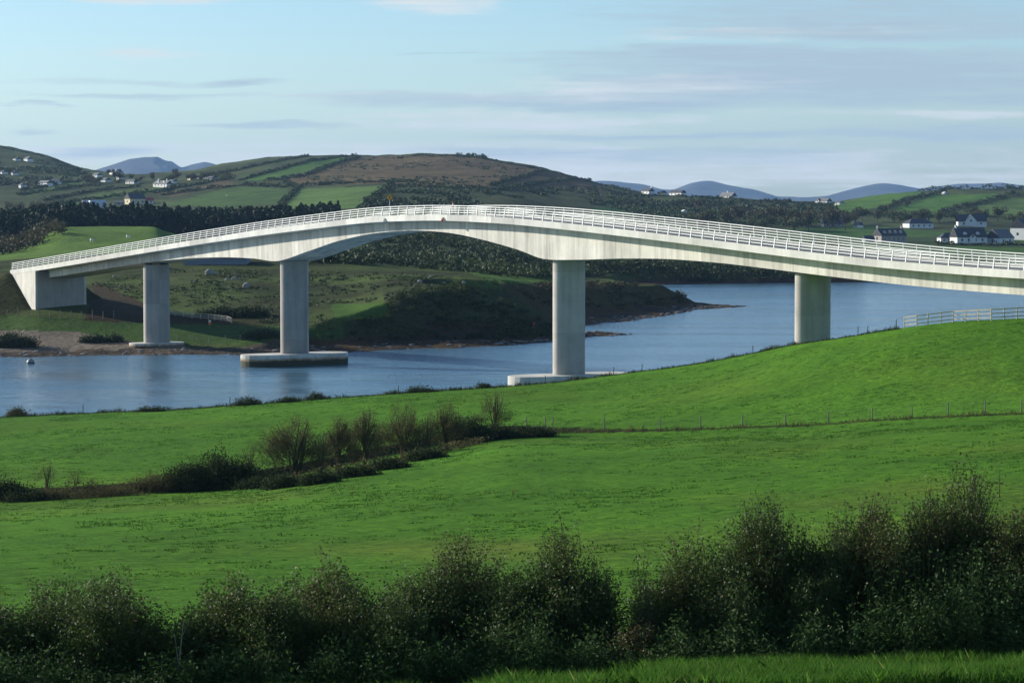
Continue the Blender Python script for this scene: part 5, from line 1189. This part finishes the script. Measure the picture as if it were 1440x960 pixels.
# streaky layered clouds: banks placed by direction, broken up by stretched noise
wob = noise(nt, mapping(nt, d, (26, 26, 240)), 1.0, 6, 0.62)
wob2 = noise(nt, mapping(nt, d, (7, 7, 60), (3, 1, 2)), 1.0, 5, 0.6)
wz = math_n(nt, 'ADD', sx.outputs[2], math_n(nt, 'MULTIPLY', math_n(nt, 'SUBTRACT', wob2, 0.5), 0.017))
def bank(px, py, w_, h_, amp):
    x0 = (px-720)/F; z0 = (283-py)/F
    a = math_n(nt, 'DIVIDE', math_n(nt, 'SUBTRACT', sx.outputs[0], x0), w_/F)
    e = math_n(nt, 'DIVIDE', math_n(nt, 'SUBTRACT', wz, z0), h_/F)
    r2 = math_n(nt, 'ADD', math_n(nt, 'MULTIPLY', a, a), math_n(nt, 'MULTIPLY', e, e))
    return math_n(nt, 'MULTIPLY', math_n(nt, 'EXPONENT', math_n(nt, 'MULTIPLY', r2, -1.0)), amp)
def total(bs):
    t = bs[0]
    for x in bs[1:]: t = math_n(nt, 'ADD', t, x)
    return t
greyb = total([bank(1150, 105, 330, 22, .85), bank(1330, 130, 230, 26, .5), bank(820, 143, 380, 12, .7), bank(1180, 22, 330, 32, .6), bank(1330, 195, 170, 8, .45), bank(380, 180, 130, 5, .5),
               bank(150, 213, 90, 12, .6), bank(1000, 225, 250, 16, .4), bank(60, 150, 60, 3, .5), bank(200, 135, 190, 6, .36), bank(180, 110, 200, 7, .32), bank(60, 187, 40, 3, .4), bank(620, 76, 60, 2, .4), bank(350, 108, 60, 5, .35),
               bank(620, -10, 160, 10, .4), bank(1080, 82, 320, 9, .6), bank(930, 192, 260, 6, .5), bank(740, 216, 170, 8, .5), bank(1280, 50, 260, 12, .5)])
whiteb = total([bank(900, 128, 210, 14, .7), bank(700, 170, 260, 16, .6), bank(240, -2, 110, 14, .9), bank(620, 14, 90, 12, .7), bank(180, 80, 150, 9, .45), bank(400, 215, 900, 22, .5),
                bank(1050, 240, 500, 22, .5), bank(640, 240, 300, 14, .4), bank(1050, 60, 250, 10, .35), bank(1250, 165, 300, 8, .4), bank(1120, 44, 240, 8, .6), bank(980, 116, 180, 9, .7), bank(500, 140, 260, 8, .4), bank(1380, 175, 160, 10, .5), bank(750, 262, 1300, 13, .5)])
gen = ramp(nt, wob, [(0.46, 0.0), (0.70, 1.0)])
brk = ramp(nt, noise(nt, mapping(nt, d, (60, 60, 520), (5, 2, 7)), 1.0, 5, 0.6), [(0.25, 0.55), (0.7, 1.15)])
streak = noise(nt, mapping(nt, d, (16, 16, 420), (2, 5, 1)), 1.0, 6, 0.62, 0.2)
gx = math_n(nt, 'MULTIPLY', math_n(nt, 'MULTIPLY', greyb, brk), math_n(nt, 'ADD', math_n(nt, 'MULTIPLY', streak, 2.2), -0.1))
gf = ramp(nt, gx, [(0.12, 0.0), (0.32, 0.5), (0.72, 1.0)])
wx = math_n(nt, 'MULTIPLY', whiteb, math_n(nt, 'ADD', math_n(nt, 'MULTIPLY', math_n(nt, 'SUBTRACT', 1.0, streak), 1.2), gen))
wf = ramp(nt, wx, [(0.16, 0.0), (0.48, 0.7), (0.85, 1.0)])
high = ramp(nt, noise(nt, mapping(nt, d, (2.2, 2.2, 5.0), (1, 4, 2)), 1.0, 6, 0.6), [(0.50, 0.0), (0.72, 0.55)])
hmask = ramp(nt, sx.outputs[2], [(0.08, 0.0), (0.2, 1.0)])
c1 = mix(nt, math_n(nt, 'MULTIPLY', high, hmask), skyc, (4.6, 4.9, 5.2))
c1 = mix(nt, math_n(nt, 'MULTIPLY', wf, 0.92), c1, (8.9, 9.3, 9.2))
c1 = mix(nt, math_n(nt, 'MULTIPLY', gf, 0.90), c1, (5.0, 6.25, 7.1))
nt.links.new(c1, bg.inputs[0]); bg.inputs[1].default_value = 0.066

cam = bpy.data.cameras.new('camera'); cam.sensor_width = 36; cam.lens = 36*F/1440; cam.clip_start = 0.5; cam.clip_end = 60000
co = bpy.data.objects.new('camera', cam); COL.objects.link(co); co.location = (0, 0, H); co.rotation_euler = (math.pi/2-PIT, 0, 0)
SC.camera = co
vs = SC.view_settings; vs.view_transform = 'Standard'; vs.look = 'None'; vs.exposure = 0.45; vs.gamma = 1.0
SC.render.engine = 'CYCLES'; SC.cycles.use_denoising = True; SC.cycles.max_bounces = 6; SC.cycles.diffuse_bounces = 2; SC.cycles.glossy_bounces = 2
SC.cycles.transmission_bounces = 2; SC.cycles.volume_bounces = 1; SC.cycles.transparent_max_bounces = 4
SC.cycles.sample_clamp_indirect = 4.0
